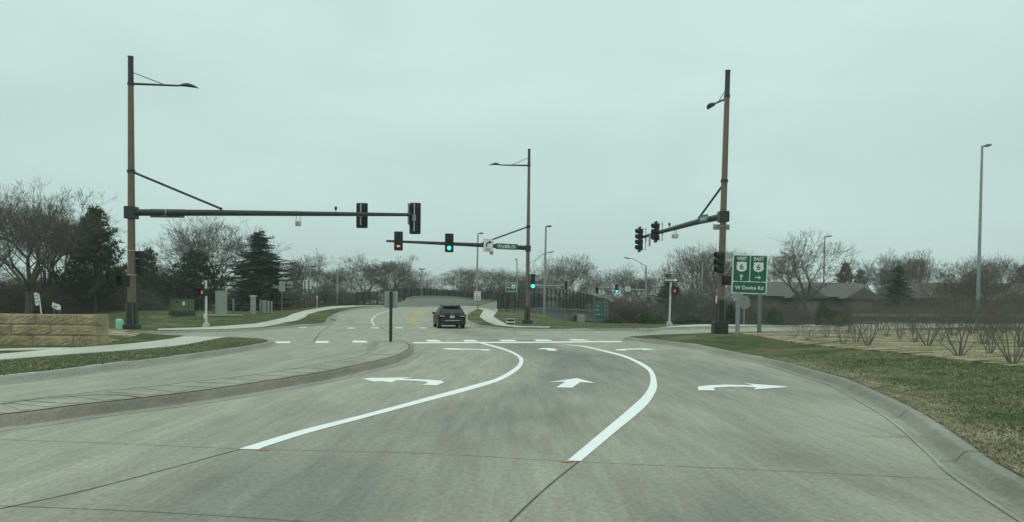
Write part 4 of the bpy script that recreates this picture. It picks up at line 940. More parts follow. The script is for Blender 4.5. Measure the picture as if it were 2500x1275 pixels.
def hg(mb, cx, cz, hw, hh):
    mb.plate(rr_at(cx - hw * .95, cx + hw * .95, cz - hh * .96, cz + hh * .96, .05), -.016, .003, M_TEAL)
    for j, (a, b) in enumerate(((-.5, .35), (-.55, .5), (-.4, .6))):
        z = cz + hh * (.55 - .48 * j); mb.box((cx + hw * a, -.021, z), (hw * b, .004, hh * .14), M_SIGNB)
        mb.plate(arrow_poly(cx + hw * .55, z, hh * .3, 0 if j else R(-40)), -.021, .003, M_SIGNB)
t = sign_post('guide_sign', 'faded teal highway guide sign below the bridge fence', 'road sign', (1456, 792), dh, (1450, 737, 1484, 781), M_SIGNB, M_POLEG, .12, hg)
mb = MB(); mb.box((1.1, .03, .9), (.12, .08, 2.4), M_POLEG, bev=.008); mb.build('post', t, True)
t = thing('stop_sign', P(1816, 800, 62), 'grey octagonal sign back seen behind the green route sign posts', 'road sign')
k = 62 / F_PX; mb = MB(); mb.tube([(0, 0, -.3), (0, 0, 75 * k)], .04, M_GALV, 6); mb.build('post', t, True)
mb = MB(); mb.plate([(15 * k * math.cos(R(22.5 + 45 * i)), 62 * k + 17 * k * math.sin(R(22.5 + 45 * i))) for i in range(8)], -.06, .01, mat('pale_sign_back', (.17, .19, .185), .6)); mb.build('panel', t, True)
# ------------------------------------------------------------------ distant light poles
def light_pole(label, d, pts, rad, head, m=M_GALV, double=False):
    B = P(*pts[0], d); T = P(*pts[1], d)
    t = thing('street_lamp', B, label, 'street lamp', 'tall grey street lamps in the distance')
    mb = MB(); mb.tube([B - Vector((0, 0, .4)), T], rad, m, 8); mb.build('post', t, smoothf=True)
    if head:
        e_ = P(*head, d); mb = MB(); L = (e_ - T)
        if double: mb.box((T + e_) / 2, (L.length, .35, .16), M_POLEG, bev=.04)
        else:
            u = L.normalized(); s0 = T + Vector((0, 0, -.02)); mb.tube([s0, s0 + L * .35], .06, M_POLEG, 6)
            rings = [[s0 + L * tt + Vector((0, w * math.cos(a), hh * math.sin(a))) for a in [2 * math.pi * i / 10 for i in range(10)]] for tt, w, hh in ((.2, .06, .06), (.45, .22, .12), (.8, .22, .1), (1, .06, .03))]
            mb.loft(rings, M_POLEG)
        mb.build('lamp_head', t)
    return t
light_pole('single head street lamp left of the red twigged trees', 100, ((757, 752), (757, 650.5)), [.13, .08], (774, 649))
light_pole('bare grey pole rising at the end of the left sidewalk', 92, ((823, 746), (824, 659)), [.11, .09], None)
light_pole('double head street lamp behind the bridge fence', 125, ((1029, 735), (1030, 658)), [.13, .09], None)
t = thing('lamp_crossbar', P(1030, 657, 125), 'flat twin lamp head of the street lamp behind the bridge fence', 'lamp head')
mb = MB(); mb.box((0, 0, 0), (1.1, .35, .16), M_POLEG, bev=.04); mb.build('lamp_head', t, True)
light_pole('slim street lamp rising behind the right turn ONLY sign', 105, ((1163, 738), (1167, 570)), [.16, .09], (1181, 569))
light_pole('short slim street lamp left of the central pole', 105, ((1264, 748), (1262, 634)), [.10, .07], (1257, 633))
light_pole('tall street lamp just right of the central pole', 82, ((1328, 781), (1333, 552)), [.14, .09], (1347, 552))
light_pole('flat headed street lamp in front of the big bare trees', 130, ((1689, 765), (1691, 637)), [.14, .1], (1700, 637))
light_pole('plain pale pole beside the flat headed lamp', 120, ((1712, 779), (1715, 641)), [.13, .1], None)
light_pole('street lamp behind the spreading bare tree on the right', 120, ((2010, 728), (2014, 577)), [.15, .09], (2033, 576))
light_pole('thin pale pole before the blue green spruce', 120, ((2241, 730), (2244, 650)), [.09, .07], None)
light_pole('thin pale pole at the right end of the long roof', 120, ((2142, 725), (2143, 672)), [.08, .06], None)
light_pole('tallest street lamp near the right edge of the photo', 62, ((2386, 790), (2398, 357)), [.155, .085], (2421, 353))
# distant signal masts
def far_mast(label, d, base, topy, arm, cobra, group='grey cobra head signal masts in the distance'):
    B = P(base[0], base[1], d); T = P(base[0], topy, d)
    t = thing('signal_mast', B, label, 'signal pole', group)
    mb = MB(); mb.tube([B - Vector((0, 0, .4)), T], [.15, .10], M_GALV, 8); mb.build('pole', t, smoothf=True)
    mb = MB(); mb.tube([P(base[0], arm[0], d), P(*arm[1], d)], [.10, .06], M_GALV, 8); mb.build('mast_arm', t)
    c = [P(a, b, d) for a, b in cobra]; mb = MB(); mb.tube(smooth(c, 4), .045, M_GALV, 6)
    low = [T - Vector((0, 0, 1.2)), c[-3], ]; mb.tube(low, .03, M_GALV, 6); mb.build('lamp_arm', t)
    e_ = c[-1]; u = (c[-1] - c[-2]).normalized(); mb = MB(); mb.loft([[e_ + u * tt + Vector((0, w * math.cos(a), hh * math.sin(a))) for a in [2 * math.pi * i / 8 for i in range(8)]] for tt, w, hh in ((-.1, .06, .05), (.2, .15, .09), (.5, .13, .07), (.7, .04, .03))], M_POLEG); mb.build('lamp_head', t)
    return t
far_mast('grey signal mast mostly hidden behind the central pole', 96, (1291, 790), 645, (697, (1386, 698)), [(1291, 645), (1310, 633), (1328, 620), (1340, 617)])
far_mast('grey signal mast with curved lamp arm left of the ONE WAY post', 98, (1577, 792), 650, (709, (1456, 702)), [(1578, 650), (1563, 642), (1548, 633), (1536, 631)])
signal(P(1382, 697, 95.6), 0, 3, 'dark distant signal at the end of the hidden mast arm', plate=False, brk=False)
signal(P(1458, 706.5, 97.5), 0, 3, 'distant signal with a dull red lens at the far arm tip', lit=0, litm=M_REDD, plate=False, brk=False)
signal(P(1505, 704.5, 97.5), 0, 3, 'distant signal with a green ball midway on the far arm', lit=2, litm=M_GRN, plate=False, brk=False)
signal(P(1582, 737, 97.6), 0, 3, 'distant signal with a green ball low on the far mast', lit=2, litm=M_GRN, plate=False, brk=False)
t = thing('route_marker_sign', P(1533, 706, 97.7), 'small white route sign hung on the far arm', 'road sign'); mb = MB(); mb.box((0, 0, 0), (.62, .02, .6), M_SIGNW, bev=.005)
for zz in (.12, -.1): mb.box((0, -.014, zz), (.42, .006, .1), M_SIGNB)
mb.build('panel', t, True)
# ------------------------------------------------------------------ bridge
LB = [(966, 742.5, 746, 90), (990, 732, 746, 92.5), (1012, 727, 746, 95), (1060, 726, 745.6, 103), (1110, 728, 745, 112), (1165, 733.5, 744.4, 122), (1215, 737, 744, 130)]
RB = [(1166, 748, 749.6, 90), (1190, 741.5, 751, 84.5), (1214, 735, 753.5, 80), (1300, 733, 753, 84), (1400, 738, 756, 95), (1480, 747, 763, 108), (1560, 752, 768, 122)]
bt = thing('bridge', P(1300, 785, 84), 'concrete road bridge with pale parapets crossing behind the junction', 'bridge')
def parapet(L, m, th, name, side=1):
    mb = MB(); rings = []
    for i, (px, yt, yb, d) in enumerate(L):
        a, b = P(px, yt, d), P(px, yb + 1.5, d); b.x, b.y = a.x, a.y
        rings.append([a, Vector((a.x + .05, a.y + th * side, a.z)), Vector((b.x + .05, b.y + th * side, b.z)), b])
    mb.loft(rings, m); return mb.build(name, bt)
parapet(LB, M_CONCP, .35, 'parapet'); parapet(RB[:3], M_CONCP, .35, 'wing_wall'); parapet(RB[2:], M_CONCG, .35, 'parapet')
mb = MB(); pts = [P(px, yt - 3, d) for px, yt, yb, d in LB[1:]]
mb.tube(pts, .05, M_GALV, 6); mb.tube([p - Vector((0, 0, .0)) for p in [P(px, yt - 1.2, d) for px, yt, yb, d in LB[1:]]], .03, M_GALV, 6)
for p in pts[::1]: mb.box(p - Vector((0, 0, .1)), (.08, .08, .25), M_GALV)
mb.build('rail', bt)
gl = [(1285, 757, 782, 83.6), (1310, 758, 782.5, 85.6), (1400, 760, 783.5, 95.9), (1480, 766, 786, 108.9), (1560, 771, 788, 122.9)]
mb = MB(); rings = []
for px, yt, yb, d in gl:
    a, b = P(px, yt, d), P(px, yb, d); b.x, b.y = a.x, a.y; th = 9.0
    n_ = Vector((-.35, .94, 0))
    rings.append([a, a + n_ * th, b + n_ * th, b])
mb.loft(rings, M_CONCG); mb.build('girder', bt)
mb = MB(); q = P(1250, 752, 82); mb.box((P(1290, 760, 85).x - 1.9, 88, .2), (4.5, 6, 2.2), M_CONCG); mb.build('abutment', bt)
ga = P(1418, 792, 92)
mb = MB(); mb.box((P(1420, 790, 94).x, 98, -.4), (.9, 6, 1.6), M_CONCP); mb.build('pier', bt)
def fence(label, posts, dfun, top, bot, name='bridge_fence', thick=.05):
    base = P(posts[0], bot(posts[0]), dfun(posts[0]))
    t = thing(name, base, label, 'fence', 'tall black bridge fences')
    T = []; Bt = []
    for px in posts:
        a = P(px, top(px), dfun(px)); b = P(px, bot(px), dfun(px)); b.x, b.y = a.x, a.y; T.append(a); Bt.append(b)
        mb = MB(); mb.box((a + b) / 2, (thick * 2, thick * 2, (a - b).length), M_FENCE); mb.build('post', t)
    mb = MB()
    for f in (0.015, .5, .985):
        mb.tube([a.lerp(b, f) for a, b in zip(T, Bt)], .03, M_FENCE, 4)
    mb.build('rail', t)
    mb = MB()
    for i in range(len(T) - 1):
        L = (T[i + 1] - T[i]).length; n = max(2, int(L / .10))
        for k in range(1, n):
            a = T[i].lerp(T[i + 1], k / n); b = Bt[i].lerp(Bt[i + 1], k / n); mb.box((a + b) / 2, (.016, .016, (a - b).length - .06), M_FENCE)
        for j in range(1, 22):
            a0, a1 = T[i].lerp(Bt[i], j / 22), T[i + 1].lerp(Bt[i + 1], j / 22)
            dv_ = a1 - a0; mb.tube([a0, a1], .008, M_FENCE, 3, cap=False)
    mb.build('mesh_panel', t)
    return t
def lerp_tab(tab):
    def f(x):
        for (a, va), (b, vb) in zip(tab[:-1], tab[1:]):
            if x <= b: return va + (vb - va) * (x - a) / (b - a)
        return tab[-1][1]
    return f
fence('black fence along the far side of the bridge above the pale parapet', [870, 887, 904, 921, 938, 955, 972, 990, 1005, 1021, 1036, 1052, 1067, 1082, 1097, 1112, 1130, 1150, 1170, 1190, 1212],
      lerp_tab([(870, 85), (972, 93), (1060, 104), (1110, 113), (1165, 123), (1215, 131)]), lerp_tab([(870, 714), (921, 712), (972, 703), (1052, 705), (1112, 710), (1150, 714), (1212, 722)]), lerp_tab([(870, 746), (972, 744), (1212, 742)]))
fence('black fence on the near side of the bridge right of the central pole', [1215, 1228, 1242, 1266, 1284, 1304, 1316, 1336, 1346, 1356, 1366, 1376, 1384, 1392, 1400, 1409, 1417, 1425, 1434, 1445, 1456, 1470, 1485, 1500],
      lerp_tab([(1215, 79.7), (1300, 83.7), (1400, 94.6), (1480, 107.5), (1560, 121)]), lerp_tab([(1215, 718), (1242, 717), (1258, 704), (1336, 703.5), (1382, 707), (1430, 716), (1452, 722), (1486, 733), (1510, 741)]), lerp_tab([(1215, 753), (1266, 751), (1336, 750), (1400, 752.5), (1510, 761)]), thick=.055)
# ------------------------------------------------------------------ cars
def car(pos, rz, paint, label, cat, detail=True, hscale=1.0, group=None):
    t = thing('parked_car' if not detail else 'suv', pos, label, cat, group, rz)
    mb = MB(); rings = []
    for y, zb, zt, hw in ((0, .42, .98, .86), (.04, .30, 1.07, .93), (.2, .26, 1.12, .965), (1.0, .26, 1.12, .97), (3.2, .26, 1.09, .97), (3.7, .28, 1.06, .96), (4.4, .30, .98, .93), (4.68, .34, .88, .86), (4.78, .42, .74, .74)):
        rings.append([(a, y, (zb + zt) / 2 + b) for a, b in rrect(hw, (zt - zb) / 2, .14, 4)])
    mb.loft(rings, paint)
    lev = ((1.08, .10, 3.45, .91, .2), (1.22, .2, 3.2, .87, .2), (1.45, .38, 2.75, .78, .2), (1.64, .55, 2.4, .69, .2), (1.72, .7, 2.2, .62, .18), (1.75, .9, 2.0, .52, .15))
    rings = []
    for z, y0, y1, hw, r in lev: rings.append([(a, (y0 + y1) / 2 + b, z * hscale) for a, b in rrect(hw, (y1 - y0) / 2, r, 4)])
    mb.loft(rings, paint); mb.build('body', t, True, True)
    def at(z):
        for a, b in zip(lev[:-1], lev[1:]):
            if a[0] <= z <= b[0]:
                f = (z - a[0]) / (b[0] - a[0]); return [a[i] + (b[i] - a[i]) * f for i in range(5)]
    def win(name, quads):
        mb = MB(); mb.add([p for q_ in quads for p in q_], [tuple(range(4 * i, 4 * i + 4)) for i in range(len(quads))], M_GLASSD); mb.build(name, t, True)
    zs = (1.17, 1.3, 1.45, 1.58)
    qs = []
    for z0, z1 in zip(zs[:-1], zs[1:]):
        a, b = at(z0), at(z1); qs.append([(-(a[3] - .1), a[1] - .006, z0 * hscale), ((a[3] - .1), a[1] - .006, z0 * hscale), ((b[3] - .1), b[1] - .006, z1 * hscale), (-(b[3] - .1), b[1] - .006, z1 * hscale)])
    win('rear_window', qs)
    for s in (-1, 1):
        qs = []
        for z0, z1 in zip(zs[:-1], zs[1:]):
            a, b = at(z0), at(z1); x0, x1 = s * (a[3] + .006), s * (b[3] + .006)
            for f0, f1 in ((.12, .36), (.38, .62), (.64, .9)):
                qs.append([(x0, a[1] + (a[2] - a[1]) * f0, z0 * hscale), (x0, a[1] + (a[2] - a[1]) * f1, z0 * hscale), (x1, b[1] + (b[2] - b[1]) * f1, z1 * hscale), (x1, b[1] + (b[2] - b[1]) * f0, z1 * hscale)])
        win('side_window', qs)
    qs = []
    for z0, z1 in zip(zs[:-1], zs[1:]):
        a, b = at(z0), at(z1); qs.append([((a[3] - .1), a[2] + .006, z0 * hscale), (-(a[3] - .1), a[2] + .006, z0 * hscale), (-(b[3] - .1), b[2] + .006, z1 * hscale), ((b[3] - .1), b[2] + .006, z1 * hscale)])
    win('windscreen', qs)
    for s in (-1, 1):
        for y in (.85, 3.8):
            w = bpy.data.objects.new('wheel', None); C.objects.link(w); w.parent = t; w.location = (s * .82, y, .38)
            mb = MB(); prof = ((-.12, .26), (-.13, .34), (-.10, .38), (.10, .38), (.13, .34), (.12, .26)); n = 20
            mb.loft([[(x, r * math.cos(2 * math.pi * i / n), r * math.sin(2 * math.pi * i / n)) for i in range(n)] for x, r in prof], M_RUB); mb.build('tyre', w, True, True)
            mb = MB()
            mb.loft([[(x, r * math.cos(2 * math.pi * i / n), r * math.sin(2 * math.pi * i / n)) for i in range(n)] for x, r in ((s * .121, .27), (s * .10, .24), (s * .10, .08), (s * .125, .05))], M_GALV)
            for i in range(5):
                a = 2 * math.pi * i / 5; mb.tube([(s * .11, .06 * math.cos(a), .06 * math.sin(a)), (s * .125, .25 * math.cos(a), .25 * math.sin(a))], [.03, .035], M_CHROME, 5)
            mb.build('rim', w, True)
        mb = MB(); mb.box((s * .72, -.005, 1.03), (.36, .07, .12), M_RED, bev=.02); mb.box((s * .94, .12, 1.03), (.06, .22, .12), M_RED, bev=.02); mb.box((s * .70, -.012, .945), (.33, .06, .035), M_SIGNW, bev=.01); mb.build('tail_light', t, True)
        mb = MB(); mb.box((s * .62, 4.62, .78), (.4, .2, .16), M_SIGNW, bev=.03); mb.build('headlight', t, True)
        mb = MB(); mb.box((s * 1.03, 2.95, 1.14), (.2, .12, .17), M_BLACK, bev=.04); mb.box((s * .93, 2.97, 1.1), (.12, .05, .05), M_BLACK); mb.build('mirror', t, True)
        mb = MB(); mb.tube([(s * .60, .75, 1.77 * hscale), (s * .60, 2.1, 1.77 * hscale)], .022, M_BLACK, 6)
        for yy in (.75, 1.4, 2.1): mb.box((s * .60, yy, 1.73 * hscale), (.04, .08, .08), M_BLACK)
        mb.build('roof_rail', t, True)
    mb = MB(); mb.box((0, -.02, .90), (.31, .03, .16), M_SIGNW, bev=.008); mb.box((0, -.038, .90), (.2, .006, .05), M_POLEG); mb.build('licence_plate', t, True)
    mb = MB(); mb.box((0, .0, .50), (1.70, .16, .36), M_BLACK, bev=.05); mb.build('bumper', t, True)
    mb = MB(); mb.box((.0, -.085, .615), (1.04, .03, .055), M_CHROME, bev=.01); mb.box((0, -.0, 1.10), (.16, .05, .05), M_CHROME, bev=.01); mb.build('trim', t, True)
    mb = MB(); mb.box((0, .52, 1.73 * hscale), (1.1, .28, .03), paint, bev=.01); mb.tube([(0, .62, 1.74 * hscale), (0, .56, 1.83 * hscale)], [.03, .015], M_BLACK, 6); mb.build('spoiler', t, True)
    return t
cp = G(1103, 803); 
bcar = car(G(1104, 802.6), R(11), M_CARD, 'black SUV driving away up the road towards the bridge', 'car'); bcar.scale = (.92, .92, .84)
cz = -.75
car(P(1683, 781, 128), R(62), M_CARG, 'grey SUV half hidden behind the ONE WAY post', 'car')
for px_, py_, d_, rz_, l in ((282, 772, 92, 80, 'white car glimpsed between trunks left of the left pole'), (565, 776, 96, 95, 'white car behind the tall grey cabinet'), (632, 776, 98, 92, 'white car behind the row of utility pedestals')):
    car(P(px_, py_, d_), R(rz_), M_CARW, l, 'car', False, .9, 'white cars parked behind the left lawn')
# ------------------------------------------------------------------ houses, guardrail
def house(label, d, x0, x1, yr, ye, yb, gables, depth=12):
    A, Bq = P(x0, yb, d), P(x1, yb, d)
    t = thing('brick_house', (A + Bq) / 2, label, 'house', 'low houses beyond the highway on the right')
    k = d / F_PX; L = (x1 - x0) * k / 2; hr = (yb - yr) * k; he = (yb - ye) * k
    mb = MB(); mb.box((0, depth / 2, he / 2), (2 * L - 1.2, depth - 1, he), M_SIDING); mb.build('wall', t, True)
    mb = MB(); mb.loft([[(-L, -.4, he - .15), (-L, depth / 2, hr), (-L, depth + .4, he - .15)], [(L, -.4, he - .15), (L, depth / 2, hr), (L, depth + .4, he - .15)]], M_ROOF)
    mb.build('roof', t, True)
    for (gx, gw, gy) in gables:
        cx = (gx - (x0 + x1) / 2) * k; w = gw * k; gh = (yb - gy) * k
        mb = MB(); mb.loft([[(cx - w, -3.2, he - .45), (cx, -3.2, gh), (cx + w, -3.2, he - .45)], [(cx - w, depth / 2 - 1, he - .45), (cx, depth / 2 - 1, gh), (cx + w, depth / 2 - 1, he - .45)]], M_ROOF); mb.build('gable_roof', t, True)
        mb = MB(); mb.plate([(cx - w + .4, 0), (cx + w - .4, 0), (cx + w - .4, he - .38), (cx, gh - .28), (cx - w + .4, he - .38)], -2.9, 2.6, M_BRICKW); mb.build('gable_wall', t, True)
        mb = MB(); mb.box((cx, -2.93, he * .45), (w * .9, .06, he * .62), M_SIDING); mb.build('garage_door', t, True)
    n = max(2, int(L / 3))
    for i in range(n):
        xx = -L + 2 * L * (i + .5) / n; mb = MB(); mb.box((xx, .45, he * .55), (1.3, .12, 1.1), M_GLASSD); mb.box((xx, .42, he * .55), (.06, .1, 1.1), M_SIGNB); mb.build('window', t, True)
    return t
house('long low house under a brown roof with two gables', 118, 1868, 2145, 687, 722, 790, [(1955, 48, 699), (2085, 46, 702)])
house('brown roofed house behind the reddish trees on the right', 122, 2215, 2560, 688, 727, 792, [(2440, 40, 712)])
pa, pb = P(2078, 789, 92), P(2560, 795, 86)
t = thing('guardrail', pa, 'long galvanised guardrail behind the bare shrubs on the right', 'guardrail')
mb = MB(); rings = []
for p in (P(2078, 770, 92), P(2300, 770, 89), P(2560, 771, 86)):
    rings.append([p + Vector((0, o, z)) for o, z in ((0, .16), (-.06, .10), (0, .04), (0, -.04), (-.06, -.10), (0, -.16), (.03, -.16), (.03, .16))])
mb.loft(rings, M_GALV); mb.build('beam', t)
for i in range(13):
    f = i / 12; p = pa.lerp(pb, f); q = P(2078 + 482 * f, 766, p.y); mb = MB(); mb.box((p.x, p.y + .12, (q.z - .5) / 1), (.12, .16, 1.5), M_POLEG); mb.build('post', t)
# ------------------------------------------------------------------ trees
def seg_mesh(name, segs, m, n=3):
    a = np.array([s[0] for s in segs], float); b = np.array([s[1] for s in segs], float)
    r0 = np.array([s[2] for s in segs]); r1 = np.array([s[3] for s in segs])
    d = b - a; L = np.linalg.norm(d, axis=1, keepdims=True) + 1e-9; d = d / L
    up = np.where(np.abs(d[:, 2:3]) > .9, np.array([[1., 0, 0]]), np.array([[0, 0, 1.]]))
    u = np.cross(d, up); u /= np.linalg.norm(u, axis=1, keepdims=True); w = np.cross(u, d)
    V = np.zeros((len(a), 2 * n, 3))
    for k in range(n):
        t = 2 * math.pi * k / n; o = u * math.cos(t) + w * math.sin(t)
        V[:, k] = a + o * r0[:, None]; V[:, n + k] = b + o * r1[:, None]
    base = (np.arange(len(a)) * 2 * n)[:, None]
    F = np.concatenate([base + np.array([[k, (k + 1) % n, n + (k + 1) % n, n + k]]) for k in range(n)], 0)
    me = bpy.data.meshes.new(name); me.vertices.add(len(a) * 2 * n); me.vertices.foreach_set('co', V.reshape(-1))
    nf = len(F); me.loops.add(nf * 4); me.loops.foreach_set('vertex_index', F.reshape(-1)); me.polygons.add(nf)
    me.polygons.foreach_set('loop_start', np.arange(nf) * 4); me.polygons.foreach_set('loop_total', np.full(nf, 4))
    me.polygons.foreach_set('use_smooth', np.full(nf, True))
    me.materials.append(m); me.update(calc_edges=True); me.validate(); return me
def rvec(rg): return Vector((rg.gauss(0, 1), rg.gauss(0, 1), rg.gauss(0, 1))).normalized()
def bare(seed, levels, fork, nfork, spread, trop, ratio, kids, side, r0, rmin, wander=.18, stems=1, H0=10.0, droop=0.0):
    rg = random.Random(seed); big = []; small = []
    def grow(p, d, L, r, lev):
        ns = 3 if lev < levels - 1 else 2
        for i in range(ns):
            d = (d + rvec(rg) * wander + Vector((0, 0, trop * (1 - droop * lev / levels)))).normalized()
            q = p + d * (L / ns); r2 = r * .88
            (big if r > .07 else small).append((p[:], q[:], max(r, rmin), max(r2, rmin)))
            p, r = q, r2
            if lev < levels and lev > 0 and rg.random() < side:
                ax = d.cross(rvec(rg)).normalized(); nd = (Matrix.Rotation(R(rg.uniform(28, 58)), 3, ax) @ d)
                grow(p, nd, L * ratio * rg.uniform(.6, .95), r * .5, lev + 1)
        if lev < levels:
            n = rg.choice(kids); a0 = rg.uniform(0, 6.28)
            bs = d.cross(Vector((.3, .9, .2))).normalized()
            for k in range(n):
                ax = Matrix.Rotation(a0 + k * 2 * math.pi / n + rg.uniform(-.4, .4), 3, d) @ bs
                nd = Matrix.Rotation(R(rg.uniform(.55, 1.15) * spread), 3, ax) @ d
                grow(p, nd, L * ratio * rg.uniform(.82, 1.15), r * (.74 if n == 2 else .64), lev + 1)
    if stems == 1:
        p = Vector((0, 0, -.3)); d = Vector((0, 0, 1)); r = r0
        for i in range(4):
            d = (d + rvec(rg) * .07 + Vector((0, 0, .1))).normalized(); q = p + d * (fork + .3) / 4
            big.append((p[:], q[:], r * (1.25 if i == 0 else 1), r * .93)); p = q; r *= .93
        a0 = rg.uniform(0, 6.28)
        for k in range(nfork):
            a = a0 + k * 2 * math.pi / nfork + rg.uniform(-.4, .4); s = R(rg.uniform(.6, 1.2) * spread)
            grow(p, Vector((math.sin(s) * math.cos(a), math.sin(s) * math.sin(a), math.cos(s))), H0 * .27 * rg.uniform(.85, 1.15), r * .68, 1)
        grow(p, (d + rvec(rg) * .12).normalized(), H0 * .28, r * .75, 1)
    else:
        for k in range(stems):
            a = k * 2 * math.pi / stems + rg.uniform(-.4, .4); s = R(rg.uniform(.35, 1.2) * spread)
            grow(Vector((.25 * r0 * 6 * math.cos(a), .25 * r0 * 6 * math.sin(a), -.15)), Vector((math.sin(s) * math.cos(a), math.sin(s) * math.sin(a), math.cos(s))), H0 * .34 * rg.uniform(.8, 1.2), r0 * rg.uniform(.7, 1), 1)
    return big, small
def measure(segs):
    z = np.array([s[1] for s in segs]); return np.percentile(z[:, 2], 99.5), np.percentile(np.abs(z[:, 0]), 96)
ARCH = {}
def arch_bare(key, m_big, m_small, **kw):
    big, small = bare(**kw); h, w = measure(small)
    print(key, len(big), len(small), h, w)
    ARCH[key] = dict(h=h, w=w, parts=[('trunk', seg_mesh('trunk', big, m_big, 5)) if big else None, ('crown', seg_mesh('crown', small, m_small, 3))])
arch_bare('vase', M_BARK, M_TWIG, seed=11, levels=7, fork=2.2, nfork=4, spread=34, trop=.07, ratio=.735, kids=(2, 2, 3), side=.36, r0=.30, rmin=.0085)
arch_bare('round', M_BARK, M_TWIG, seed=23, levels=7, fork=1.6, nfork=5, spread=38, trop=.09, ratio=.73, kids=(2, 2, 3), side=.36, r0=.26, rmin=.0085)
arch_bare('upright', M_BARK, M_BARKG, seed=37, levels=7, fork=2.0, nfork=4, spread=24, trop=.10, ratio=.73, kids=(2, 2, 3), side=.38, r0=.22, rmin=.0085)
arch_bare('red', M_BARK, M_BARKR, seed=41, levels=6, fork=1.0, nfork=6, spread=36, trop=.08, ratio=.76, kids=(2, 3), side=.45, r0=.20, rmin=.0105)
arch_bare('broad', M_BARK, M_TWIG, seed=58, levels=7, fork=1.5, nfork=6, spread=36, trop=.06, ratio=.775, kids=(2, 2, 3), side=.36, r0=.34, rmin=.010)
arch_bare('vase2', M_BARK, M_TWIG, seed=101, levels=7, fork=2.8, nfork=3, spread=30, trop=.08, ratio=.74, kids=(2, 2, 3), side=.34, r0=.28, rmin=.0085)
arch_bare('round2', M_BARK, M_BARKG, seed=113, levels=7, fork=1.2, nfork=6, spread=42, trop=.06, ratio=.72, kids=(2, 2, 3), side=.36, r0=.24, rmin=.0085)
arch_bare('thicket', M_BARK, M_BARKG, seed=63, levels=6, fork=0, nfork=0, spread=58, trop=.03, ratio=.74, kids=(2, 3), side=.6, r0=.07, rmin=.018, stems=11)
arch_bare('thicket2', M_BARK, M_TWIG, seed=67, levels=6, fork=0, nfork=0, spread=62, trop=.03, ratio=.74, kids=(2, 3), side=.6, r0=.07, rmin=.018, stems=12)
for i, sd_ in enumerate((71, 77, 83)):
    arch_bare('shrub%d' % i, M_SHRUB, M_SHRUB, seed=sd_, levels=6, fork=0, nfork=0, spread=30, trop=.08, ratio=.69, kids=(2, 2, 3), side=.36, r0=.10, rmin=.0058, wander=.14, stems=7)
def needles(seed, H0, R0, style, nlev, m):
    rg = random.Random(seed); vs = []; fs = []; tr = []
    tr.append(((0, 0, -.3), (0, 0, H0 * .45), .022 * H0, .016 * H0)); tr.append(((0, 0, H0 * .45), (0, 0, H0 * .97), .016 * H0, .003 * H0))
    def tuft(p, d, L, n, sp):
        for _ in range(n):
            q = (d + rvec(rg) * sp).normalized(); s = q.cross(rvec(rg)).normalized() * L * rg.uniform(.10, .2); b = len(vs); l = L * rg.uniform(.6, 1.2)
            vs.extend([p + s, p - s, p + q * l + s * .25, p + q * l - s * .25]); fs.append((b, b + 1, b + 3, b + 2))
    for i in range(nlev):
        f = (i + rg.uniform(-.3, .3)) / nlev; f = min(max(f, 0.0), 1)
        if style == 'spruce': z = H0 * min(.985, .06 + .91 * f + rg.uniform(-.012, .012)); L = R0 * ((1 - f) ** .8) * rg.uniform(.55, 1.25) + .15; nb = 9
        else: z = H0 * (.10 + .87 * f); L = R0 * ((1 - f) ** .78) * min(1, .72 + f * 1.6) * rg.uniform(.6, 1.15) + .2; nb = 6
        a0 = rg.uniform(0, 6.28)
        for k in range(nb):
            a = a0 + 2 * math.pi * k / nb + rg.uniform(-.4, .4); LL = L * rg.uniform(.7, 1.12)
            el = R(rg.uniform(-18, 14)) if style == 'spruce' else R(rg.uniform(2, 34))
            d = Vector((math.cos(a) * math.cos(el), math.sin(a) * math.cos(el), math.sin(el)))
            p0 = Vector((0, 0, z + rg.uniform(-.22, .22))); n = max(3, int(LL / .2)); tr.append((p0[:], (p0 + d * LL * .95)[:], .02 + .006 * LL, .01))
            for j in range(n):
                t = (j + .6) / n
                if style != 'spruce' and t < .35: continue
                p = p0 + d * LL * t + Vector((0, 0, -.12 * LL * math.sin(t * 2.4) if style == 'spruce' else .08 * LL * t))
                if style == 'spruce':
                    side = d.cross(Vector((0, 0, 1)))
                    for s_ in (-1, 1): tuft(p, (d * .7 + side * s_ * .9 + Vector((0, 0, -.25))).normalized(), .26 + .36 * (1 - t) * min(1.5, LL * .6), 4, .36)
                    tuft(p, d, .35, 1, .3)
                else:
                    tuft(p + rvec(rg) * .22, (d + Vector((0, 0, .5))).normalized(), .5, 6, .95)
    me = bpy.data.meshes.new('crown'); me.from_pydata([v[:] for v in vs], [], fs); me.materials.append(m); me.update()
    return seg_mesh('trunk', tr, M_BARK, 5), me
def arch_con(key, m, seed, H0, R0, style, nlev):
    a, b = needles(seed, H0, R0, style, nlev, m); ARCH[key] = dict(h=H0, w=R0 * (.8 if style == 'spruce' else .95), parts=[('trunk', a), ('crown', b)])
arch_con('spruce', M_SPRUCE, 5, 10, 4.2, 'spruce', 30)
arch_con('spruce2', M_SPRUCE, 9, 10, 3.2, 'spruce', 36)
arch_con('pine', M_PINE, 15, 10, 3.9, 'pine', 34)
arch_con('pine2', M_PINE, 19, 10, 4.4, 'pine', 26)
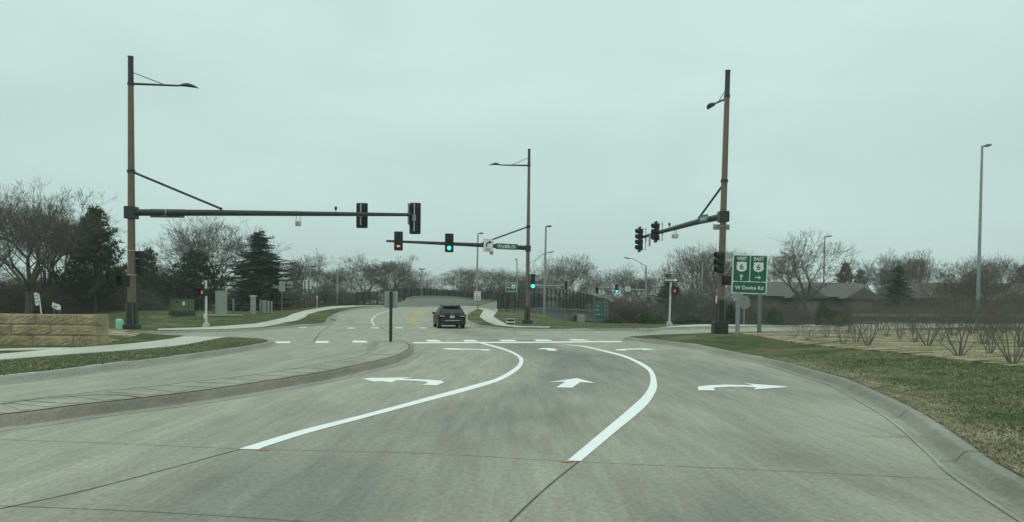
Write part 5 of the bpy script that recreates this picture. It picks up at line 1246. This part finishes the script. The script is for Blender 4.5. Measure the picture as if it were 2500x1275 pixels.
def blob(seed, m):                              # low evergreen or leafless dense shrub: leaf sprays through a dome
    rg = random.Random(seed); vs = []; fs = []
    for _ in range(2600):
        d = rvec(rg); r = rg.uniform(.45, 1) ** .6 * (1 + .25 * math.sin(4 * d.x + 3 * d.y + seed)); p = Vector((d.x * r, d.y * r, abs(d.z) * r * .95 + .03))
        q = (d + rvec(rg) * .7 + Vector((0, 0, .4))).normalized(); s = q.cross(rvec(rg)).normalized() * .03; b = len(vs); l = rg.uniform(.1, .22)
        vs.extend([p + s, p - s, p + q * l]); fs.append((b, b + 1, b + 2))
    me = bpy.data.meshes.new('crown'); me.from_pydata([v[:] for v in vs], [], fs); me.materials.append(m); me.update()
    tr = [((rg.uniform(-.05, .05), rg.uniform(-.05, .05), -.1), (rg.uniform(-.4, .4), rg.uniform(-.4, .4), .5), .03, .015) for _ in range(8)]
    return seg_mesh('stem', tr, M_BARK, 5), me
for kk, m_, s_ in (('yew', M_YEW, 3), ('darkyew', M_PINE, 4)):
    a, b = blob(s_, m_); ARCH[kk] = dict(h=1.1, w=1.1, parts=[('stem', a), ('crown', b)])
TG = {'n': 0}
def plant(key, px, d, py_top, wpx, label, name, cat, group, base_z=None, rot=None, squash=1.0):
    A = ARCH[key]; x = ray(px, CY0).x * d
    z = ZL(x, d) if base_z is None else base_z
    top = P(px, py_top, d).z; sz = (top - z) / A['h']; sx = (wpx * d / F_PX / 2) / A['w']
    TG['n'] += 1
    o = bpy.data.objects.new(name, None); C.objects.link(o); o.location = (x, d, z)
    o.rotation_euler = (0, 0, rot if rot is not None else (TG['n'] * 2.39996) % 6.283); o.scale = (sx, sx, sz)
    tag(o, label, cat, group)
    for pt in A['parts']:
        if pt is None: continue
        c = bpy.data.objects.new(pt[0], pt[1]); C.objects.link(c); c.parent = o
    return o
BT, ET, SB, HB = 'bare deciduous trees around the junction', 'evergreen trees around the junction', 'bare shrubs in the straw bed', 'dense bushes behind the junction'
def tree(key, px, d, top, w, label, **k): return plant(key, px, d, top, w, label, 'bare_tree', 'tree', BT, **k)
def ever(key, px, d, top, w, label, name='pine_tree', **k): return plant(key, px, d, top, w, label, name, 'tree', ET, **k)
def bush(key, px, d, top, w, label, **k): return plant(key, px, d, top, w, label, 'bush', 'bush', HB, **k)
# left
tree('vase', 70, 58, 455, 310, 'large bare tree with fine twigs at the left edge')
tree('round2', -40, 62, 462, 260, 'bare tree cut by the left edge of the photo')
tree('round2', 105, 64, 474, 210, 'second fine twigged bare tree between the large one and the pine')
tree('upright', 150, 66, 520, 190, 'bare tree leaning over the pine at the left')
bush('thicket', 30, 62, 690, 260, 'dense dark bare bush behind the left part of the wall')
bush('thicket2', 150, 66, 690, 230, 'tangle of bare stems behind the tilted white sign')
bush('thicket', 262, 72, 672, 190, 'bare bush in front of the left pine')
ever('pine', 232, 64, 503, 175, 'tall dark pine left of the left mast pole')
ever('pine2', 362, 76, 603, 100, 'small pine top just right of the left mast pole')
bush('thicket2', 350, 78, 622, 175, 'grey brown bush behind the left mast pole')
tree('broad', 512, 92, 540, 265, 'wide spreading bare tree with flat top behind the cabinets')
ever('pine2', 478, 80, 606, 195, 'open branched dark pine above the green transformer')
ever('spruce', 634, 78, 556, 190, 'layered dark spruce behind the grey cabinets', 'spruce_tree')
bush('thicket', 420, 84, 660, 150, 'dark bare bush filling the gap behind the transformer')
bush('thicket2', 560, 98, 690, 150, 'bare bush below the wide spreading tree')
tree('upright', 730, 108, 624, 95, 'slim bare tree right of the layered spruce')
tree('vase2', 792, 118, 655, 90, 'short bare tree behind the low street lamp')
tree('red', 832, 104, 657, 125, 'reddish bare tree left of the bridge fence')
tree('round', 890, 112, 645, 100, 'brown bare tree behind the start of the bridge fence')
bush('thicket', 715, 90, 690, 110, 'bare bush behind the grey sign back')
bush('thicket', 800, 94, 700, 130, 'bare bush behind the yellow marker post')
bush('thicket2', 880, 100, 705, 130, 'bare bush behind the left end of the bridge fence')
tree('upright', 955, 130, 628, 110, 'taller bare tree above the grey median sign')
tree('round2', 985, 140, 645, 90, 'bare tree right of the tall tree above the median sign')
tree('red', 1030, 138, 668, 110, 'low reddish tree behind the twin head lamp')
tree('red', 960, 135, 680, 110, 'low reddish tree behind the grey median sign')
bush('thicket2', 50, 74, 668, 300, 'far dark bush behind the trunks at the left edge')
bush('thicket', 190, 78, 668, 240, 'far dark bush behind the left pine trunk')
bush('thicket', 620, 104, 700, 170, 'bare bush behind the layered spruce')
# centre
bush('thicket2', 1110, 165, 698, 150, 'far grey bush behind the bridge fence left of the speed sign')
bush('thicket', 1190, 170, 697, 160, 'far grey bush behind the bridge fence at the speed sign')
bush('thicket2', 1020, 160, 700, 150, 'far bush behind the low reddish tree over the bridge fence')
bush('thicket', 1265, 165, 696, 130, 'far grey bush behind the small highway sign')
tree('round', 1135, 150, 656, 110, 'bare tree left of the right turn ONLY sign')
tree('vase2', 1185, 160, 655, 120, 'bare tree below the right turn ONLY sign')
tree('round2', 1240, 158, 660, 110, 'bare tree behind the small highway 6 sign')
tree('broad', 1290, 150, 668, 120, 'bare tree behind the central pole')
tree('broad', 1380, 130, 624, 160, 'big bare tree above the near bridge fence')
tree('vase', 1445, 138, 668, 90, 'small bare tree right of the big one over the fence')
tree('round2', 1510, 140, 655, 140, 'bare tree above the far green signal')
tree('upright', 1575, 142, 668, 90, 'bare tree behind the curved lamp arm')
bush('thicket', 1400, 118, 712, 150, 'grey bush behind the near bridge fence')
bush('thicket2', 1300, 120, 715, 150, 'grey bush behind the central pole')
bush('thicket', 1500, 112, 722, 130, 'grey brown bush right of the bridge fence')
bush('thicket2', 1530, 84, 725, 130, 'brown bare bush right of the teal guide sign')
bush('thicket', 1575, 92, 728, 130, 'bare bush around the foot of the far signal mast')
bush('darkyew', 1585, 78, 762, 70, 'dark low evergreen bush left of the ONE WAY post')
bush('darkyew', 1500, 76, 770, 50, 'dark low bush below the teal guide sign')
bush('darkyew', 1690, 88, 768, 80, 'dark low bush right of the ONE WAY post')
bush('yew', 1655, 72, 781, 44, 'small yellow green bush at the foot of the ONE WAY post')
bush('yew', 1730, 80, 778, 44, 'small yellow green bush left of the right pole')
# right
ever('spruce2', 1632, 120, 668, 100, 'spruce behind the ONE WAY sign', 'spruce_tree')
tree('red', 1690, 128, 606, 190, 'large brown bare tree left of the right mast pole')
tree('vase2', 1745, 132, 605, 150, 'large brown bare tree behind the right mast pole')
tree('red', 1810, 136, 640, 130, 'brown bare tree behind the green route sign')
bush('thicket2', 1640, 122, 700, 120, 'grey brown bush behind the grey SUV')
bush('thicket', 1720, 116, 700, 130, 'grey brown bush behind the plain pale pole')
bush('thicket2', 1770, 100, 715, 130, 'bare bush behind the foot of the right mast pole')
ever('spruce2', 1785, 84, 738, 46, 'young conifer beside the foot of the right mast pole', 'spruce_tree')
tree('vase', 1968, 104, 576, 215, 'wide bare tree in front of the long brown roof')
ever('pine', 2062, 150, 640, 80, 'round dark pine rising behind the long brown roof')
ever('pine2', 2100, 152, 655, 60, 'smaller dark pine behind the long brown roof')
tree('vase2', 1900, 150, 650, 110, 'small bare tree behind the left end of the long roof')
tree('upright', 2150, 140, 645, 90, 'bare tree at the right end of the long roof')
tree('vase2', 2195, 136, 622, 120, 'bare tree left of the blue green spruce')
ever('spruce', 2192, 108, 642, 95, 'blue green spruce between the two brown roofs', 'spruce_tree')
tree('upright', 2240, 140, 617, 90, 'taller bare tree behind the blue green spruce')
tree('red', 2340, 112, 640, 190, 'broad reddish tree before the second brown roof')
tree('red', 2400, 116, 628, 170, 'reddish tree behind the tallest right street lamp')
tree('vase2', 2425, 130, 632, 110, 'bare tree top just right of the tallest right lamp')
ever('pine2', 2490, 140, 648, 80, 'dark pine at the right edge of the photo')
bush('thicket', 1870, 88, 742, 130, 'grey bare bush right of the green route sign posts')
bush('thicket2', 1930, 90, 745, 130, 'grey bare bush below the wide bare tree')
bush('thicket', 2110, 96, 750, 150, 'bare bush before the gabled garage')
bush('thicket2', 2190, 94, 748, 140, 'bare bush below the blue green spruce')
bush('thicket', 2300, 96, 752, 170, 'bare bush behind the middle of the guardrail')
bush('thicket2', 2420, 94, 752, 180, 'bare bush behind the right part of the guardrail')
bush('yew', 2018, 78, 742, 70, 'olive evergreen bush below the wide bare tree')
bush('yew', 2060, 80, 752, 46, 'smaller olive evergreen bush right of its larger neighbour')
bush('darkyew', 1890, 82, 748, 44, 'dark upright bush behind the right sign post')
# shrubs in the straw bed
def shrub(key, px, py, top, w, label):
    g = GL(px, py); return plant(key, px, g.y, top, w, label, 'bare_shrub', 'shrub', SB, base_z=g.z)
shrubs = [(1942, 826, 766, 64, 'small faint shrub in the straw bed nearest the green route sign'), (1976, 834, 778, 56, 'second small shrub from the green route sign'), (2072, 812, 752, 70, 'shrub at the back of the straw bed by the guardrail end'),
          (2092, 838, 722, 100, 'forked shrub just left of the thick stemmed one'), (2121, 846, 712, 125, 'shrub with thick dark stems fanning up in the straw bed'), (2166, 824, 742, 80, 'thin shrub behind the thick stemmed one'), (2199, 829, 726, 84, 'shrub with two dark upright stems'),
          (2268, 846, 700, 130, 'bushy shrub in the middle of the straw bed'), (2345, 872, 690, 190, 'wide V shaped shrub nearest the lawn edge with a green tuft at its foot'), (2228, 812, 748, 80, 'low shrub at the back of the straw bed'),
          (2404, 842, 725, 100, 'shrub left of the big one at the right edge'), (2430, 834, 722, 100, 'shrub behind the big one at the right edge'), (2478, 892, 648, 230, 'largest bare shrub at the right edge of the photo'), (2330, 822, 735, 100, 'shrub behind the wide V shaped one'), (2498, 850, 700, 110, 'shrub half cut by the right edge')]
shrubs += [(2020, 826, 775, 60, 'small twiggy shrub between the faint pair and the forked one'), (2060, 842, 770, 70, 'low shrub in front of the forked one'), (2235, 838, 735, 100, 'shrub just left of the bushy middle one'), (2300, 834, 735, 90, 'slender shrub right of the bushy middle one'),
           (2375, 816, 742, 90, 'back row shrub left of the tallest street lamp'), (2450, 815, 740, 90, 'back row shrub right of the tallest street lamp'), (2150, 808, 752, 70, 'back row shrub before the gabled garage'), (2420, 866, 712, 110, 'thin shrub between the V shaped one and the big right one')]
for i, (px, py, tp, w, l) in enumerate(shrubs): shrub('shrub%d' % (i % 3), px, py, tp, w, l)
# ------------------------------------------------------------------ thin damp air
hz = MB(); hz.box((0, 760, 7.5), (2000, 1600, 19.0), MATS.setdefault('damp_air', bpy.data.materials.new('damp_air')))
hm = MATS['damp_air']; hm.use_nodes = True; hn = hm.node_tree; hn.nodes.clear()
ho = hn.nodes.new('ShaderNodeOutputMaterial'); hv = hn.nodes.new('ShaderNodeVolumePrincipled')
hv.inputs['Color'].default_value = (0.90, 0.93, 0.92, 1); hv.inputs['Density'].default_value = 0.0005
hn.links.new(hv.outputs[0], ho.inputs['Volume'])
tag(hz.build('haze'), 'thin pale damp air over the whole junction', 'haze', kind='stuff')
S.cycles.volume_bounces = 1
# ------------------------------------------------------------------ grass blades on the nearer verges
def blade_mat():
    n = NT('grass_blades', 0.9, 0.1)
    g = n.ramp(n.noise(1.0, 8, (1, 1, 1), 0, .8), (0.140, 0.172, 0.084), (0.205, 0.225, 0.120), .38, .62)
    t = n.ramp(n.noise(0.55, 8, (1, 1.6, 1), .3, 1.2, .66), (0, 0, 0), (1, 1, 1), .50, .64)
    return n.done(n.mix(t, g, (0.32, 0.29, 0.19)))
M_BLADE = blade_mat()
M_DRY = mat('dry_grass_blades', (0.34, 0.305, 0.20), 0.9, var=0.35, scale=2.5, spec=0.1, detail=8)
def blades(name, pts, label, m, hmin, hmax):
    rg = np.random.default_rng(4)
    z = np.array([ZL(x, y) for x, y in pts]); a = rg.uniform(0, 6.28, len(pts)); h = rg.uniform(hmin, hmax, len(pts)); w = rg.uniform(.005, .012, len(pts))
    ln = rg.normal(0, .05, (len(pts), 2))
    v = np.zeros((len(pts), 3, 3)); v[:, 0] = np.c_[pts[:, 0] - w * np.cos(a), pts[:, 1] - w * np.sin(a), z]; v[:, 1] = np.c_[pts[:, 0] + w * np.cos(a), pts[:, 1] + w * np.sin(a), z]; v[:, 2] = np.c_[pts + ln, z + h]
    me = bpy.data.meshes.new(name); me.from_pydata(v.reshape(-1, 3).tolist(), [], [(3 * i, 3 * i + 1, 3 * i + 2) for i in range(len(pts))])
    me.materials.append(m); me.update(); o = bpy.data.objects.new(name, me); C.objects.link(o); return tag(o, label, 'grass', kind='stuff')
def scatter(poly, n, seed):
    rg = np.random.default_rng(seed); pa = np.array([(p.x, p.y) for p in poly]); lo, hi = pa.min(0), pa.max(0)
    pts = rg.uniform(lo, hi, (n * 4, 2)); keep = inside(pts, pa) & ~inside(pts, OUT); return pts[keep][:n]
def along(run, n, side, sd, seed):
    rg = np.random.default_rng(seed); q = np.array([(p.x, p.y) for p in run]); i = rg.integers(0, len(q) - 1, n); t = rg.uniform(0, 1, n)[:, None]
    d = q[i + 1] - q[i]; L = np.linalg.norm(d, axis=1, keepdims=True); nn = np.c_[d[:, 1], -d[:, 0]] / L * side
    return q[i] + d * t + nn * np.abs(rg.normal(0, sd, n))[:, None]
rr_ = [p for p in run_right if 5.5 < p.y < 24]
mul_edge = [p for p in mul[:22] if p.y < 24]
blades('grass', scatter(rr_ + [Vector((14, 24, 0)), Vector((14, 5.5, 0))], 42000, 1), 'short green grass of the right verge beside the kerb', M_BLADE, .02, .055)
blades('dry_grass', along(rr_, 26000, 1, .34, 2), 'dry straw coloured grass fringe along the right kerb', M_DRY, .012, .036)
ll_ = [p for p in run_left if 12 < p.y < 29.5 and p.x < -5]
blades('grass', scatter(ll_ + [p for p in sw_l_near[::-1]], 16000, 3), 'short green grass of the strip between left kerb and sidewalk', M_BLADE, .02, .055)
mq = scatter(mul, 11000, 5)
blades('straw', mq[(mq[:, 1] < 40)], 'loose straw litter over the planting bed on the right', M_DRY, .03, .16)
blades('weeds', scatter(mul, 5000, 6), 'dull green weeds coming up through the straw bed', M_BLADE, .03, .14)
